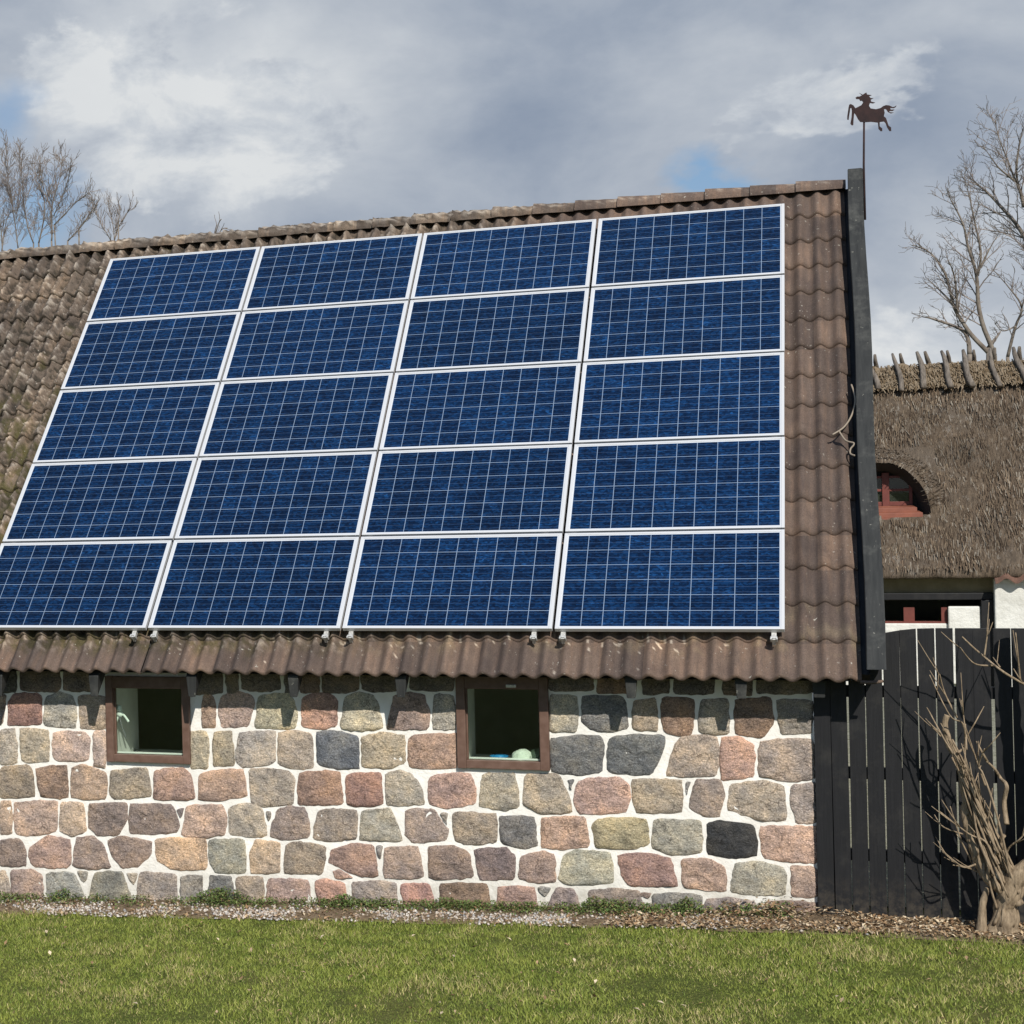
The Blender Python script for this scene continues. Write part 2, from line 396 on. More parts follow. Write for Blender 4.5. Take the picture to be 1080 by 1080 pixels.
class MB:
    """collects geometry for ONE mesh object"""
    def __init__(s):
        s.v, s.f, s.m, s.c = [], [], [], []
        s.usec = False

    def add(s, vs, fs, mat=0, col=None):
        o = len(s.v)
        s.v += [tuple(v) for v in vs]
        s.f += [tuple(i + o for i in f) for f in fs]
        s.m += [mat] * len(fs)
        if col is None:
            s.c += [(1, 1, 1)] * len(vs)
        else:
            s.usec = True
            s.c += list(col) if isinstance(col, list) else [col] * len(vs)
        return s

    def box(s, x0, x1, y0, y1, z0, z1, mat=0, col=None):
        vs = [(x, y, z) for z in (z0, z1) for y in (y0, y1) for x in (x0, x1)]
        return s.add(vs, [(0, 2, 3, 1), (4, 5, 7, 6), (0, 1, 5, 4), (2, 6, 7, 3), (0, 4, 6, 2), (1, 3, 7, 5)], mat, col)

    def hexa(s, vs, mat=0, col=None):
        return s.add(vs, [(0, 2, 3, 1), (4, 5, 7, 6), (0, 1, 5, 4), (2, 6, 7, 3), (0, 4, 6, 2), (1, 3, 7, 5)], mat, col)

    def tube(s, pts, rad, n=6, mat=0, col=None, cap=True):
        pts = [Vector(p) for p in pts]
        if not hasattr(rad, '__len__'):
            rad = [rad] * len(pts)
        vs, fs = [], []
        ref = Vector((0.31, 0.93, 0.17)).normalized()
        for i, p in enumerate(pts):
            tg = (pts[min(i + 1, len(pts) - 1)] - pts[max(i - 1, 0)])
            tg = tg.normalized() if tg.length > 1e-9 else Vector((0, 0, 1))
            a = tg.cross(ref)
            if a.length < 0.05:
                a = tg.cross(Vector((1, 0, 0)))
            a.normalize()
            b = tg.cross(a)
            for k in range(n):
                an = 2 * math.pi * k / n
                vs.append(p + (a * math.cos(an) + b * math.sin(an)) * rad[i])
        for i in range(len(pts) - 1):
            for k in range(n):
                k2 = (k + 1) % n
                fs.append((i * n + k, i * n + k2, (i + 1) * n + k2, (i + 1) * n + k))
        if cap:
            fs.append(tuple(range(n))[::-1])
            fs.append(tuple((len(pts) - 1) * n + k for k in range(n)))
        return s.add(vs, fs, mat, col)

    def grid(s, P, mat=0, cols=None, keep=None):
        """P[i][j] -> vertex"""
        ni, nj = len(P), len(P[0])
        vs = [P[i][j] for i in range(ni) for j in range(nj)]
        fs = [(i * nj + j, i * nj + j + 1, (i + 1) * nj + j + 1, (i + 1) * nj + j)
              for i in range(ni - 1) for j in range(nj - 1) if keep is None or keep(i, j)]
        cl = None if cols is None else [cols[i][j] for i in range(ni) for j in range(nj)]
        return s.add(vs, fs, mat, cl)

    def build(s, name, mats, parent=None, smooth=False, bevel=0.0, loc=None):
        me = bpy.data.meshes.new(name)
        off = Vector(loc) if loc is not None else Vector((0, 0, 0))
        if parent is not None:
            po = WORLD.get(parent.name, Vector((0, 0, 0)))
        else:
            po = off
        me.from_pydata([tuple(Vector(v) - po) for v in s.v], [], s.f)
        mats = mats if isinstance(mats, (list, tuple)) else [mats]
        for m in mats:
            me.materials.append(m)
        me.polygons.foreach_set('material_index', s.m)
        if smooth:
            me.polygons.foreach_set('use_smooth', [True] * len(s.f))
        if s.usec:
            at = me.attributes.new('col', 'FLOAT_COLOR', 'POINT')
            at.data.foreach_set('color', np.array([(*c[:3], 1.0) for c in s.c], dtype=np.float32).ravel())
        me.update()
        o = bpy.data.objects.new(name, me)
        COL.objects.link(o)
        if parent is not None:
            o.parent = parent
            WORLD[o.name] = po
        else:
            o.location = off
            WORLD[o.name] = off
        if bevel:
            b = o.modifiers.new('bevel', 'BEVEL')
            b.width = bevel
            b.segments = 2
            b.limit_method = 'ANGLE'
        return o


WORLD = {}


def empty(name, loc=(0, 0, 0)):
    o = bpy.data.objects.new(name, None)
    o.location = loc
    o.empty_display_size = 0.2
    COL.objects.link(o)
    WORLD[o.name] = Vector(loc)
    return o


def tag(o, label=None, cat=None, group=None, kind=None):
    if label:
        o['label'] = label
    if cat:
        o['category'] = cat
    if group:
        o['group'] = group
    if kind:
        o['kind'] = kind
    return o


def raw_mesh(name, V, F, C, mat, kind=None):
    """big numpy triangle mesh"""
    me = bpy.data.meshes.new(name)
    V = np.asarray(V, np.float32)
    F = np.asarray(F, np.int32)
    me.vertices.add(len(V))
    me.vertices.foreach_set('co', V.ravel())
    me.loops.add(F.size)
    me.loops.foreach_set('vertex_index', F.ravel())
    me.polygons.add(len(F))
    me.polygons.foreach_set('loop_start', np.arange(0, F.size, F.shape[1], dtype=np.int32))
    me.polygons.foreach_set('loop_total', np.full(len(F), F.shape[1], np.int32))
    me.update(calc_edges=True)
    at = me.attributes.new('col', 'FLOAT_COLOR', 'POINT')
    C4 = np.ones((len(V), 4), np.float32)
    C4[:, :3] = C
    at.data.foreach_set('color', C4.ravel())
    me.materials.append(mat)
    o = bpy.data.objects.new(name, me)
    COL.objects.link(o)
    return o


def lin(c):
    return tuple(((v / 255) / 12.92 if v / 255 <= 0.04045 else ((v / 255 + 0.055) / 1.055) ** 2.4) for v in c)


def sm(a, b, x):
    q = min(1, max(0, (x - a) / (b - a)))
    return q * q * (3 - 2 * q)


def fb(x, y, z, o=4):
    return noise.fractal(Vector((x, y, z)), 1.0, 2.0, o)


# ------------------------------------------------------------------ materials
def material(name, base=None, rough=0.8, fn=None, bump=None, metal=0.0, spec=0.5):
    """fn(t, pos, attr) -> colour socket or tuple; bump(t,pos) -> (height socket, strength, distance)"""
    m = bpy.data.materials.new(name)
    m.use_nodes = True
    t = NT(m.node_tree)
    pos = t.node('ShaderNodeNewGeometry').outputs['Position']
    b = t.node('ShaderNodeBsdfPrincipled', {'Roughness': rough, 'Metallic': metal, 'Specular IOR Level': spec})
    if fn:
        t.put(b.inputs['Base Color'], fn(t, pos))
    else:
        t.put(b.inputs['Base Color'], base)
    if bump:
        h, st_, di = bump(t, pos)
        bn = t.node('ShaderNodeBump', {'Height': h, 'Strength': st_, 'Distance': di})
        t.put(b.inputs['Normal'], bn.outputs[0])
    o = t.node('ShaderNodeOutputMaterial')
    m.node_tree.links.new(b.outputs[0], o.inputs[0])
    return m


def attr(t, name='col'):
    return t.node('ShaderNodeAttribute', attribute_name=name).outputs['Color']


def mottled(a, b, scale=8.0, lo=0.35, hi=0.65, detail=5):
    return lambda t, p: t.mix(t.ramp(t.noise(p, scale, detail), [(lo, 0.0), (hi, 1.0)]), a, b)


def c_stone(t, p):
    base = attr(t)
    n1 = t.noise(p, 10, 7, 0.72)
    n2 = t.noise(p, 110, 4, 0.75)
    n3 = t.noise(t.scale(p, (1, 1, 1.6)), 48, 5, 0.75)
    c = t.mix(t.math('MULTIPLY', t.ramp(n1, [(0.42, 0.0), (0.62, 1.0)]), 0.55), base, t.mix(1.0, base, (1.5, 1.38, 1.2), 'MULTIPLY'))
    c = t.mix(t.math('MULTIPLY', t.ramp(n3, [(0.50, 0.0), (0.60, 1.0)]), 0.62), c, t.mix(1.0, base, (0.40, 0.37, 0.36), 'MULTIPLY'))
    wv = t.node('ShaderNodeTexNoise', {'Vector': p, 'Scale': 9.0, 'Detail': 4})
    pd = t.vmath('ADD', p, t.scale(wv.outputs['Color'], (0.16, 0.16, 0.16)))
    vo = t.node('ShaderNodeTexVoronoi', {'Vector': t.scale(pd, (1, 1, 1.5)), 'Scale': 6.5}, feature='DISTANCE_TO_EDGE')
    crack = t.math('MULTIPLY', t.ramp(vo.outputs['Distance'], [(0.0, 1.0), (0.035, 0.0)]), t.ramp(t.noise(p, 4.0, 2), [(0.46, 0.0), (0.56, 0.8)]))
    c = t.mix(crack, c, t.mix(1.0, base, (0.30, 0.28, 0.27), 'MULTIPLY'))
    tone = t.ramp(t.noise(t.vmath('ADD', p, (7.0, 3.0, 1.0)), 5.0, 4, 0.6), [(0.36, (0.72, 0.74, 0.78)), (0.5, (1, 1, 1)), (0.64, (1.22, 1.16, 1.06))])
    c = t.mix(1.0, c, tone, 'MULTIPLY')
    sp = t.ramp(n2, [(0.33, 0.25), (0.44, 0.95), (0.56, 1.05), (0.66, 2.3)])
    return t.mix(0.75, c, t.mix(1.0, c, sp, 'MULTIPLY'))


def b_stone(t, p):
    h = t.math('ADD', t.noise(p, 42, 8, 0.75), t.math('MULTIPLY', t.noise(t.scale(p, (1, 1, 1.7)), 15, 6, 0.65), 1.1))
    return h, 1.0, 0.02


def c_mortar(t, p):
    s = t.node('ShaderNodeSeparateXYZ', {0: p})
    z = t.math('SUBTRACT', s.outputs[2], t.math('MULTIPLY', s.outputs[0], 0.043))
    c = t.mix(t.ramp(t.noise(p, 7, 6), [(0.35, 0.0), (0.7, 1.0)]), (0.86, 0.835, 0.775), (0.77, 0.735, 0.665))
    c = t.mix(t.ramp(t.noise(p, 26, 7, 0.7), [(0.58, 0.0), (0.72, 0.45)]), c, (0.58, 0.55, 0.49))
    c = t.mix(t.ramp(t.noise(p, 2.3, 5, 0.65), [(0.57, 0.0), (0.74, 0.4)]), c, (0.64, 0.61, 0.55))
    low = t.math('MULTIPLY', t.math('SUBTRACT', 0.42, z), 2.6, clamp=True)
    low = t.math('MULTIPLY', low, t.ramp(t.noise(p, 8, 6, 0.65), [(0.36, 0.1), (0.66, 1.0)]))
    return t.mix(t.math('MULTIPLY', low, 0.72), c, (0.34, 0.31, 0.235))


def c_tile(t, p):
    base = attr(t)
    sep = t.node('ShaderNodeSeparateXYZ', {0: p})
    cx = t.math('FLOOR', t.math('DIVIDE', t.math('ADD', sep.outputs[0], 20.04), 0.307))
    cz = t.math('FLOOR', t.math('DIVIDE', t.math('SUBTRACT', sep.outputs[2], 1.765), 0.2566))
    cb = t.node('ShaderNodeCombineXYZ', {0: cx, 1: cz, 2: 0.0})
    wn = t.node('ShaderNodeTexWhiteNoise', {'Vector': cb.outputs[0]}).outputs[0]
    c = t.mix(1.0, base, t.ramp(wn, [(0.0, (0.70, 0.70, 0.72)), (0.5, (1.0, 0.98, 0.97)), (1.0, (1.28, 1.20, 1.12))]), 'MULTIPLY')
    stv = t.noise(t.scale(p, (22, 2.4, 2.4)), 1.0, 5, 0.6)
    c = t.mix(t.ramp(stv, [(0.47, 0.0), (0.66, 0.6)]), c, t.mix(1.0, c, (1.55, 1.42, 1.28), 'MULTIPLY'))
    c = t.mix(t.ramp(t.noise(p, 3.4, 6, 0.65), [(0.42, 0.0), (0.66, 0.65)]), c, t.mix(1.0, c, (0.62, 0.62, 0.66), 'MULTIPLY'))
    c = t.mix(0.35, c, t.mix(1.0, c, t.ramp(t.noise(p, 95, 4, 0.7), [(0.36, 0.35), (0.64, 1.75)]), 'MULTIPLY'))
    lich = t.math('MULTIPLY', t.ramp(t.noise(p, 34, 3, 0.5), [(0.675, 0.0), (0.715, 0.9)]), t.ramp(t.noise(p, 2.6, 3), [(0.42, 0.0), (0.56, 0.85)]))
    return t.mix(lich, c, (0.42, 0.39, 0.33))


def b_tile(t, p):
    return t.math('ADD', t.noise(p, 120, 5, 0.65), t.noise(p, 26, 4, 0.6)), 0.55, 0.006


def c_wood_black(t, p):
    g = t.noise(t.scale(p, (40, 40, 2.2)), 1.0, 5, 0.6)
    c = t.mix(t.ramp(g, [(0.3, 0.0), (0.75, 1.0)]), (0.006, 0.006, 0.0072), (0.0125, 0.0125, 0.014))
    c = t.mix(t.ramp(t.noise(p, 6, 6, 0.7), [(0.52, 0.0), (0.75, 0.6)]), c, (0.033, 0.031, 0.028))
    low = t.math('MULTIPLY', t.math('SUBTRACT', 0.32, t.node('ShaderNodeSeparateXYZ', {0: p}).outputs[2]), 3.2, clamp=True)
    low = t.math('MULTIPLY', low, t.ramp(t.noise(p, 16, 6, 0.7), [(0.42, 0.0), (0.66, 0.75)]))
    return t.mix(low, c, (0.085, 0.07, 0.05))


def c_beam(t, p):
    g = t.noise(t.scale(p, (30, 3, 3)), 1.0, 5, 0.6)
    c = t.mix(t.ramp(g, [(0.3, 0.0), (0.75, 1.0)]), (0.017, 0.018, 0.018), (0.038, 0.039, 0.037))
    c = t.mix(t.ramp(t.noise(p, 4.5, 6, 0.7), [(0.5, 0.0), (0.72, 0.75)]), c, (0.085, 0.085, 0.076))
    return t.mix(t.ramp(t.noise(p, 28, 3, 0.6), [(0.68, 0.0), (0.72, 0.6)]), c, (0.26, 0.25, 0.21))


def c_attr(amount=0.35, scale=60):
    return lambda t, p: t.mix(amount, attr(t), t.mix(1.0, attr(t), t.ramp(t.noise(p, scale, 4), [(0.3, 0.35), (0.7, 1.7)]), 'MULTIPLY'))


def c_thatch(t, p):
    n1 = t.noise(t.scale(p, (30, 6, 6)), 1.0, 7, 0.75)
    n2 = t.noise(p, 1.5, 6, 0.65)
    n3 = t.noise(t.scale(p, (13, 5, 5)), 1.0, 6, 0.75)
    n4 = t.noise(p, 0.9, 4, 0.6)
    c = t.mix(t.ramp(n1, [(0.32, 0.0), (0.68, 1.0)]), (0.05, 0.036, 0.025), (0.19, 0.143, 0.10))
    c = t.mix(t.ramp(n2, [(0.45, 0.0), (0.65, 0.45)]), c, (0.15, 0.125, 0.10))
    fl = t.math('MULTIPLY', t.ramp(n3, [(0.55, 0.0), (0.63, 0.85)]), t.ramp(n4, [(0.38, 0.25), (0.62, 1.0)]))
    return t.mix(fl, c, (0.31, 0.275, 0.23))


def b_thatch(t, p):
    return t.noise(t.scale(p, (34, 9, 9)), 1.0, 7, 0.72), 1.0, 0.05


def c_lawn(t, p):
    n = t.noise(p, 1.1, 6, 0.6)
    c = t.mix(t.ramp(t.noise(p, 34, 5, 0.7), [(0.35, 0.0), (0.65, 1.0)]), (0.06, 0.08, 0.016), (0.17, 0.18, 0.05))
    return t.mix(t.ramp(n, [(0.5, 0.0), (0.72, 0.55)]), c, (0.17, 0.145, 0.055))


def c_bark(t, p):
    n = t.noise(t.scale(p, (38, 38, 9)), 1.0, 7, 0.75)
    return t.mix(t.ramp(n, [(0.3, 0.0), (0.7, 1.0)]), (0.10, 0.072, 0.046), (0.43, 0.33, 0.22))


def c_brown_frame(t, p):
    g = t.noise(t.scale(p, (14, 14, 14)), 1.0, 5, 0.6)
    return t.mix(t.ramp(g, [(0.35, 0.0), (0.7, 1.0)]), (0.115, 0.064, 0.045), (0.165, 0.10, 0.075))


def nb(scale, strength, dist, stretch=(1, 1, 1), detail=5):
    return lambda t, p: (t.noise(t.scale(p, stretch), scale, detail, 0.65), strength, dist)


MT = {}
MT['stone'] = material('field_stone', rough=0.85, fn=c_stone, bump=b_stone, spec=0.3)
MT['mortar'] = material('white_mortar', rough=0.9, fn=c_mortar, bump=nb(45, 0.7, 0.01), spec=0.2)
MT['tile'] = material('concrete_tile', rough=0.85, fn=c_tile, bump=b_tile, spec=0.25)
MT['black'] = material('black_wood', rough=0.6, fn=c_wood_black, bump=nb(1.0, 0.5, 0.004, (60, 60, 3)), spec=0.35)
MT['beam'] = material('dark_beam', rough=0.7, fn=c_beam, bump=nb(1.0, 0.6, 0.006, (40, 5, 5)), spec=0.3)
MT['frame'] = material('brown_window_paint', rough=0.5, fn=c_brown_frame, bump=nb(40, 0.15, 0.003), spec=0.4)
MT['white'] = material('white_paint', rough=0.7, fn=mottled((0.74, 0.74, 0.70), (0.66, 0.66, 0.62), 5), bump=nb(30, 0.2, 0.004), spec=0.3)
MT['limewash'] = material('limewashed_wall', rough=0.9, fn=mottled((0.72, 0.71, 0.66), (0.52, 0.51, 0.46), 3.0, 0.4, 0.75), bump=nb(12, 0.6, 0.03), spec=0.2)
MT['cream'] = material('cream_plaster', rough=0.9, fn=mottled((0.25, 0.215, 0.13), (0.18, 0.15, 0.085), 4), bump=nb(20, 0.3, 0.01))
MT['room'] = material('room_plaster', rough=0.9, fn=mottled((0.68, 0.70, 0.62), (0.55, 0.57, 0.50), 3))
MT['dark'] = material('recess_shade', rough=0.9, fn=mottled((0.035, 0.033, 0.028), (0.022, 0.021, 0.018), 3))  # near-black stands in for shade under the eyebrow and behind the panes
MT['alu'] = material('aluminium', base=(0.60, 0.60, 0.605), rough=0.42, metal=0.2, spec=0.5)
MT['steel'] = material('galvanised_steel', fn=mottled((0.62, 0.61, 0.58), (0.42, 0.41, 0.39), 60), rough=0.45, metal=0.3)
MT['rust'] = material('rusty_sheet', rough=0.85, fn=mottled((0.045, 0.026, 0.025), (0.03, 0.02, 0.021), 14), spec=0.2)
MT['thatch'] = material('weathered_thatch', rough=0.95, fn=c_thatch, bump=b_thatch, spec=0.1)
MT['straw'] = material('straw', rough=0.9, fn=c_attr(0.2, 40), spec=0.15)
MT['grey_wood'] = material('grey_weathered_wood', rough=0.9, fn=lambda t, p: t.mix(t.ramp(t.noise(t.scale(p, (30, 8, 8)), 1.0, 5, 0.7), [(0.3, 0.0), (0.7, 1.0)]), (0.075, 0.062, 0.05), (0.235, 0.20, 0.165)), bump=nb(1.0, 0.7, 0.02, (30, 8, 8)), spec=0.2)
MT['red'] = material('red_window_paint', rough=0.55, fn=mottled((0.17, 0.040, 0.028), (0.12, 0.030, 0.022), 8))
MT['redboard'] = material('red_brown_board', rough=0.65, fn=mottled((0.25, 0.085, 0.05), (0.18, 0.062, 0.038), 6))
MT['lawn'] = material('lawn_turf', rough=0.95, fn=c_lawn, bump=nb(45, 1.0, 0.04), spec=0.1)
MT['grass'] = material('grass_blade', rough=0.6, fn=lambda t, p: attr(t), spec=0.25)
MT['litter'] = material('leaf_litter', rough=0.85, fn=c_attr(0.3, 50), spec=0.15)
MT['gravel'] = material('gravel_stones', rough=0.9, fn=c_attr(0.3, 90), spec=0.2)
MT['soil'] = material('soil', rough=0.95, fn=mottled((0.13, 0.09, 0.055), (0.29, 0.22, 0.145), 30), bump=nb(60, 1.0, 0.02), spec=0.1)
MT['paving'] = material('courtyard_gravel', rough=0.95, fn=mottled((0.16, 0.16, 0.11), (0.30, 0.29, 0.23), 20), bump=nb(60, 0.8, 0.02), spec=0.1)
MT['bark'] = material('shrub_bark', rough=0.9, fn=c_bark, bump=nb(1.0, 0.9, 0.012, (40, 40, 9)), spec=0.15)
MT['treebark'] = material('tree_bark', rough=0.9, fn=mottled((0.12, 0.098, 0.08), (0.24, 0.205, 0.17), 6), spec=0.15)
MT['twig'] = material('grey_twig', rough=0.9, fn=mottled((0.19, 0.155, 0.135), (0.29, 0.245, 0.215), 4), spec=0.15)
MT['cable'] = material('cream_cable', base=(0.27, 0.22, 0.165), rough=0.6)
MT['leaf'] = material('weed_leaf', rough=0.6, fn=lambda t, p: attr(t), spec=0.3)
MT['palestone'] = material('pale_stone', rough=0.8, fn=mottled((0.66, 0.70, 0.60), (0.36, 0.40, 0.33), 22, 0.5, 0.7), bump=nb(30, 0.6, 0.01))
MT['greenball'] = material('dark_green_ball', base=(0.05, 0.075, 0.05), rough=0.55)
MT['blue'] = material('blue_plastic', base=(0.02, 0.22, 0.48), rough=0.35)
MT['ribbon'] = material('white_cloth', base=(0.78, 0.82, 0.76), rough=0.85)
MT['grey_plastic'] = material('grey_plastic', base=(0.18, 0.18, 0.19), rough=0.5)


def glass_material():
    m = bpy.data.materials.new('window_glass')
    m.use_nodes = True
    t = NT(m.node_tree)
    tr = t.node('ShaderNodeBsdfTransparent', {'Color': (0.93, 0.975, 0.94)})
    gl = t.node('ShaderNodeBsdfGlossy', {'Color': (1, 1, 1), 'Roughness': 0.02})
    fr = t.node('ShaderNodeFresnel', {'IOR': 1.35})
    mx = t.node('ShaderNodeMixShader')
    m.node_tree.links.new(fr.outputs[0], mx.inputs[0])
    m.node_tree.links.new(tr.outputs[0], mx.inputs[1])
    m.node_tree.links.new(gl.outputs[0], mx.inputs[2])
    o = t.node('ShaderNodeOutputMaterial')
    m.node_tree.links.new(mx.outputs[0], o.inputs[0])
    return m


MT['glass'] = glass_material()


def cell_material():
    m = bpy.data.materials.new('solar_cells')
    m.use_nodes = True
    t = NT(m.node_tree)
    uv = t.node('ShaderNodeUVMap').outputs[0]
    s = t.node('ShaderNodeSeparateXYZ', {0: uv})
    oi = t.node('ShaderNodeObjectInfo').outputs['Random']
    cu = t.math('DIVIDE', t.math('SUBTRACT', s.outputs[0], 0.034), 0.1582)
    cv = t.math('DIVIDE', t.math('SUBTRACT', s.outputs[1], 0.0270), 0.1560)
    fu, fv = t.math('FRACT', cu), t.math('FRACT', cv)
    iu, iv = t.math('FLOOR', cu), t.math('FLOOR', cv)
    du = t.math('ABSOLUTE', t.math('SUBTRACT', fu, 0.5))
    dv = t.math('ABSOLUTE', t.math('SUBTRACT', fv, 0.5))
    edge = t.math('GREATER_THAN', t.math('MAXIMUM', du, dv), 0.4835)
    out = t.math('MAXIMUM', t.math('MAXIMUM', t.math('LESS_THAN', cu, 0.0), t.math('GREATER_THAN', cu, 10.0)),
                 t.math('MAXIMUM', t.math('LESS_THAN', cv, 0.0), t.math('GREATER_THAN', cv, 6.0)))
    white = t.math('MAXIMUM', edge, out)
    bus = t.math('LESS_THAN', t.math('ABSOLUTE', t.math('SUBTRACT', t.math('FRACT', t.math('MULTIPLY', fv, 3.0)), 0.5)), 0.032)
    cb = t.node('ShaderNodeCombineXYZ', {0: iu, 1: iv, 2: t.math('MULTIPLY', oi, 91.0)})
    wn = t.node('ShaderNodeTexWhiteNoise', {'Vector': cb.outputs[0]}).outputs[0]
    off = t.vmath('ADD', uv, t.scale(cb.outputs[0], (3.3, 7.1, 1.7)))
    vor = t.node('ShaderNodeTexVoronoi', {'Vector': t.scale(off, (1.0, 1.8, 1.0)), 'Scale': 46.0})
    g = t.node('ShaderNodeSeparateColor', {0: vor.outputs['Color']}).outputs[0]
    n = t.noise(off, 9, 3, 0.6)
    k = t.math('ADD', t.math('MULTIPLY', g, 0.52), t.math('ADD', t.math('MULTIPLY', n, 0.5), t.math('MULTIPLY', t.math('SUBTRACT', wn, 0.5), 0.18)))
    c = t.ramp(k, [(0.2, (0.0010, 0.0048, 0.0185)), (0.5, (0.0017, 0.0110, 0.039)), (0.8, (0.0042, 0.0285, 0.092)), (1.0, (0.012, 0.078, 0.24))])
    pv = t.math('ADD', 0.84, t.math('MULTIPLY', oi, 0.34))
    c = t.mix(1.0, c, t.node('ShaderNodeCombineXYZ', {0: pv, 1: pv, 2: pv}).outputs[0], 'MULTIPLY')
    c = t.mix(t.math('MULTIPLY', bus, 0.5), c, (0.06, 0.10, 0.19))
    c = t.mix(white, c, (0.20, 0.265, 0.36))
    c = t.mix(out, c, (0.56, 0.57, 0.59))
    b = t.node('ShaderNodeBsdfPrincipled', {'Base Color': c, 'Roughness': 0.16, 'Specular IOR Level': 0.26})
    o = t.node('ShaderNodeOutputMaterial')
    m.node_tree.links.new(b.outputs[0], o.inputs[0])
    return m


MT['cells'] = cell_material()

# ------------------------------------------------------------------ ground
def gz(x, y):
    z = 0.043 * max(-9.0, min(0.0, x)) + 0.018 * max(0.0, min(1.0, x))
    z += 0.02 * max(0.0, min(12.0, -0.4 - y))
    z += 0.3 * sm(3.0, 12.0, y)
    return z


def axis(a, b, step, far):
    n = int(round((b - a) / step))
    return sorted([-f_ for f_ in far] + [a + (b - a) * i / n for i in range(n + 1)] + list(far))


xs = axis(-14, 12, 0.25, [20, 40, 90, 200, 500])
ys = axis(-14, 17, 0.25, [24, 45, 90, 200, 500])
mb = MB()
mb.grid([[(x, y, gz(x, y) + 0.012 * noise.noise(Vector((x * 0.9, y * 0.9, 0))) * (1 if y < -0.4 else 0)) for y in ys] for x in xs][::-1])
tag(mb.build('lawn', MT['lawn'], smooth=True), kind='structure')

mb = MB()
mb.grid([[(0.2 + 0.5 * i, 0.55 + 0.62 * j, gz(0.2 + 0.5 * i, 0.55 + 0.62 * j) + 0.012) for j in range(20)] for i in range(24)][::-1])
tag(mb.build('courtyard', MT['paving'], smooth=True), kind='structure')

xs = [-12.6 + 0.1 * i for i in range(190)]
rows = []
for x in xs:
    e = -0.34 + 0.06 * noise.noise(Vector((x * 1.7, 3.1, 0))) - (0.05 if x > -0.5 else 0)
    rows.append([(x, e + (0.34 - e) * j / 6, gz(x, e + (0.34 - e) * j / 6) + 0.006 + (0.012 if 0 < j else 0)) for j in range(7)])
mb = MB()
mb.grid(rows[::-1])
tag(mb.build('gravel_bed', MT['soil'], smooth=True), kind='structure')

# ------------------------------------------------------------------ stone barn
TH = 0.80362
CS, SN = math.cos(TH), math.sin(TH)


def RP(x, s, n):
    return (x, s * CS - n * SN, 2.13 + s * SN + n * CS)


barn = empty('stone_barn', (-6.0, 0.25, -0.1))
tag(barn, 'long low barn of field stones in white mortar with a brown tiled roof', 'barn')

WY = 0.25
HOLES = [(-5.483, -4.733, 0.972, 1.70), (-2.469, -1.758, 1.013, 1.74)]


def cuts(a, b, step, extra):
    n = int((b - a) / step)
    L = [a + (b - a) * i / n for i in range(n + 1)]
    L = [v for v in L if all(abs(v - e) > step * 0.45 for e in extra)] + list(extra)
    return sorted(L)


def holed(mb, y, x0, x1, z0, z1, step, mat=0, amp=0.0):
    X = cuts(x0, x1, step, [h[0] for h in HOLES] + [h[1] for h in HOLES])
    Z = cuts(z0, z1, step, [h[2] for h in HOLES] + [h[3] for h in HOLES])
    P = [[(x, y - amp * (fb(x * 9, z * 9, 0) * 0.6 + noise.noise(Vector((x * 2, z * 2, 5)))), z) for z in Z] for x in X]

    def keep(i, j):
        cx, cz = (X[i] + X[i + 1]) / 2, (Z[j] + Z[j + 1]) / 2
        return not any(h[0] < cx < h[1] and h[2] < cz < h[3] for h in HOLES)
    mb.grid(P, mat, keep=keep)


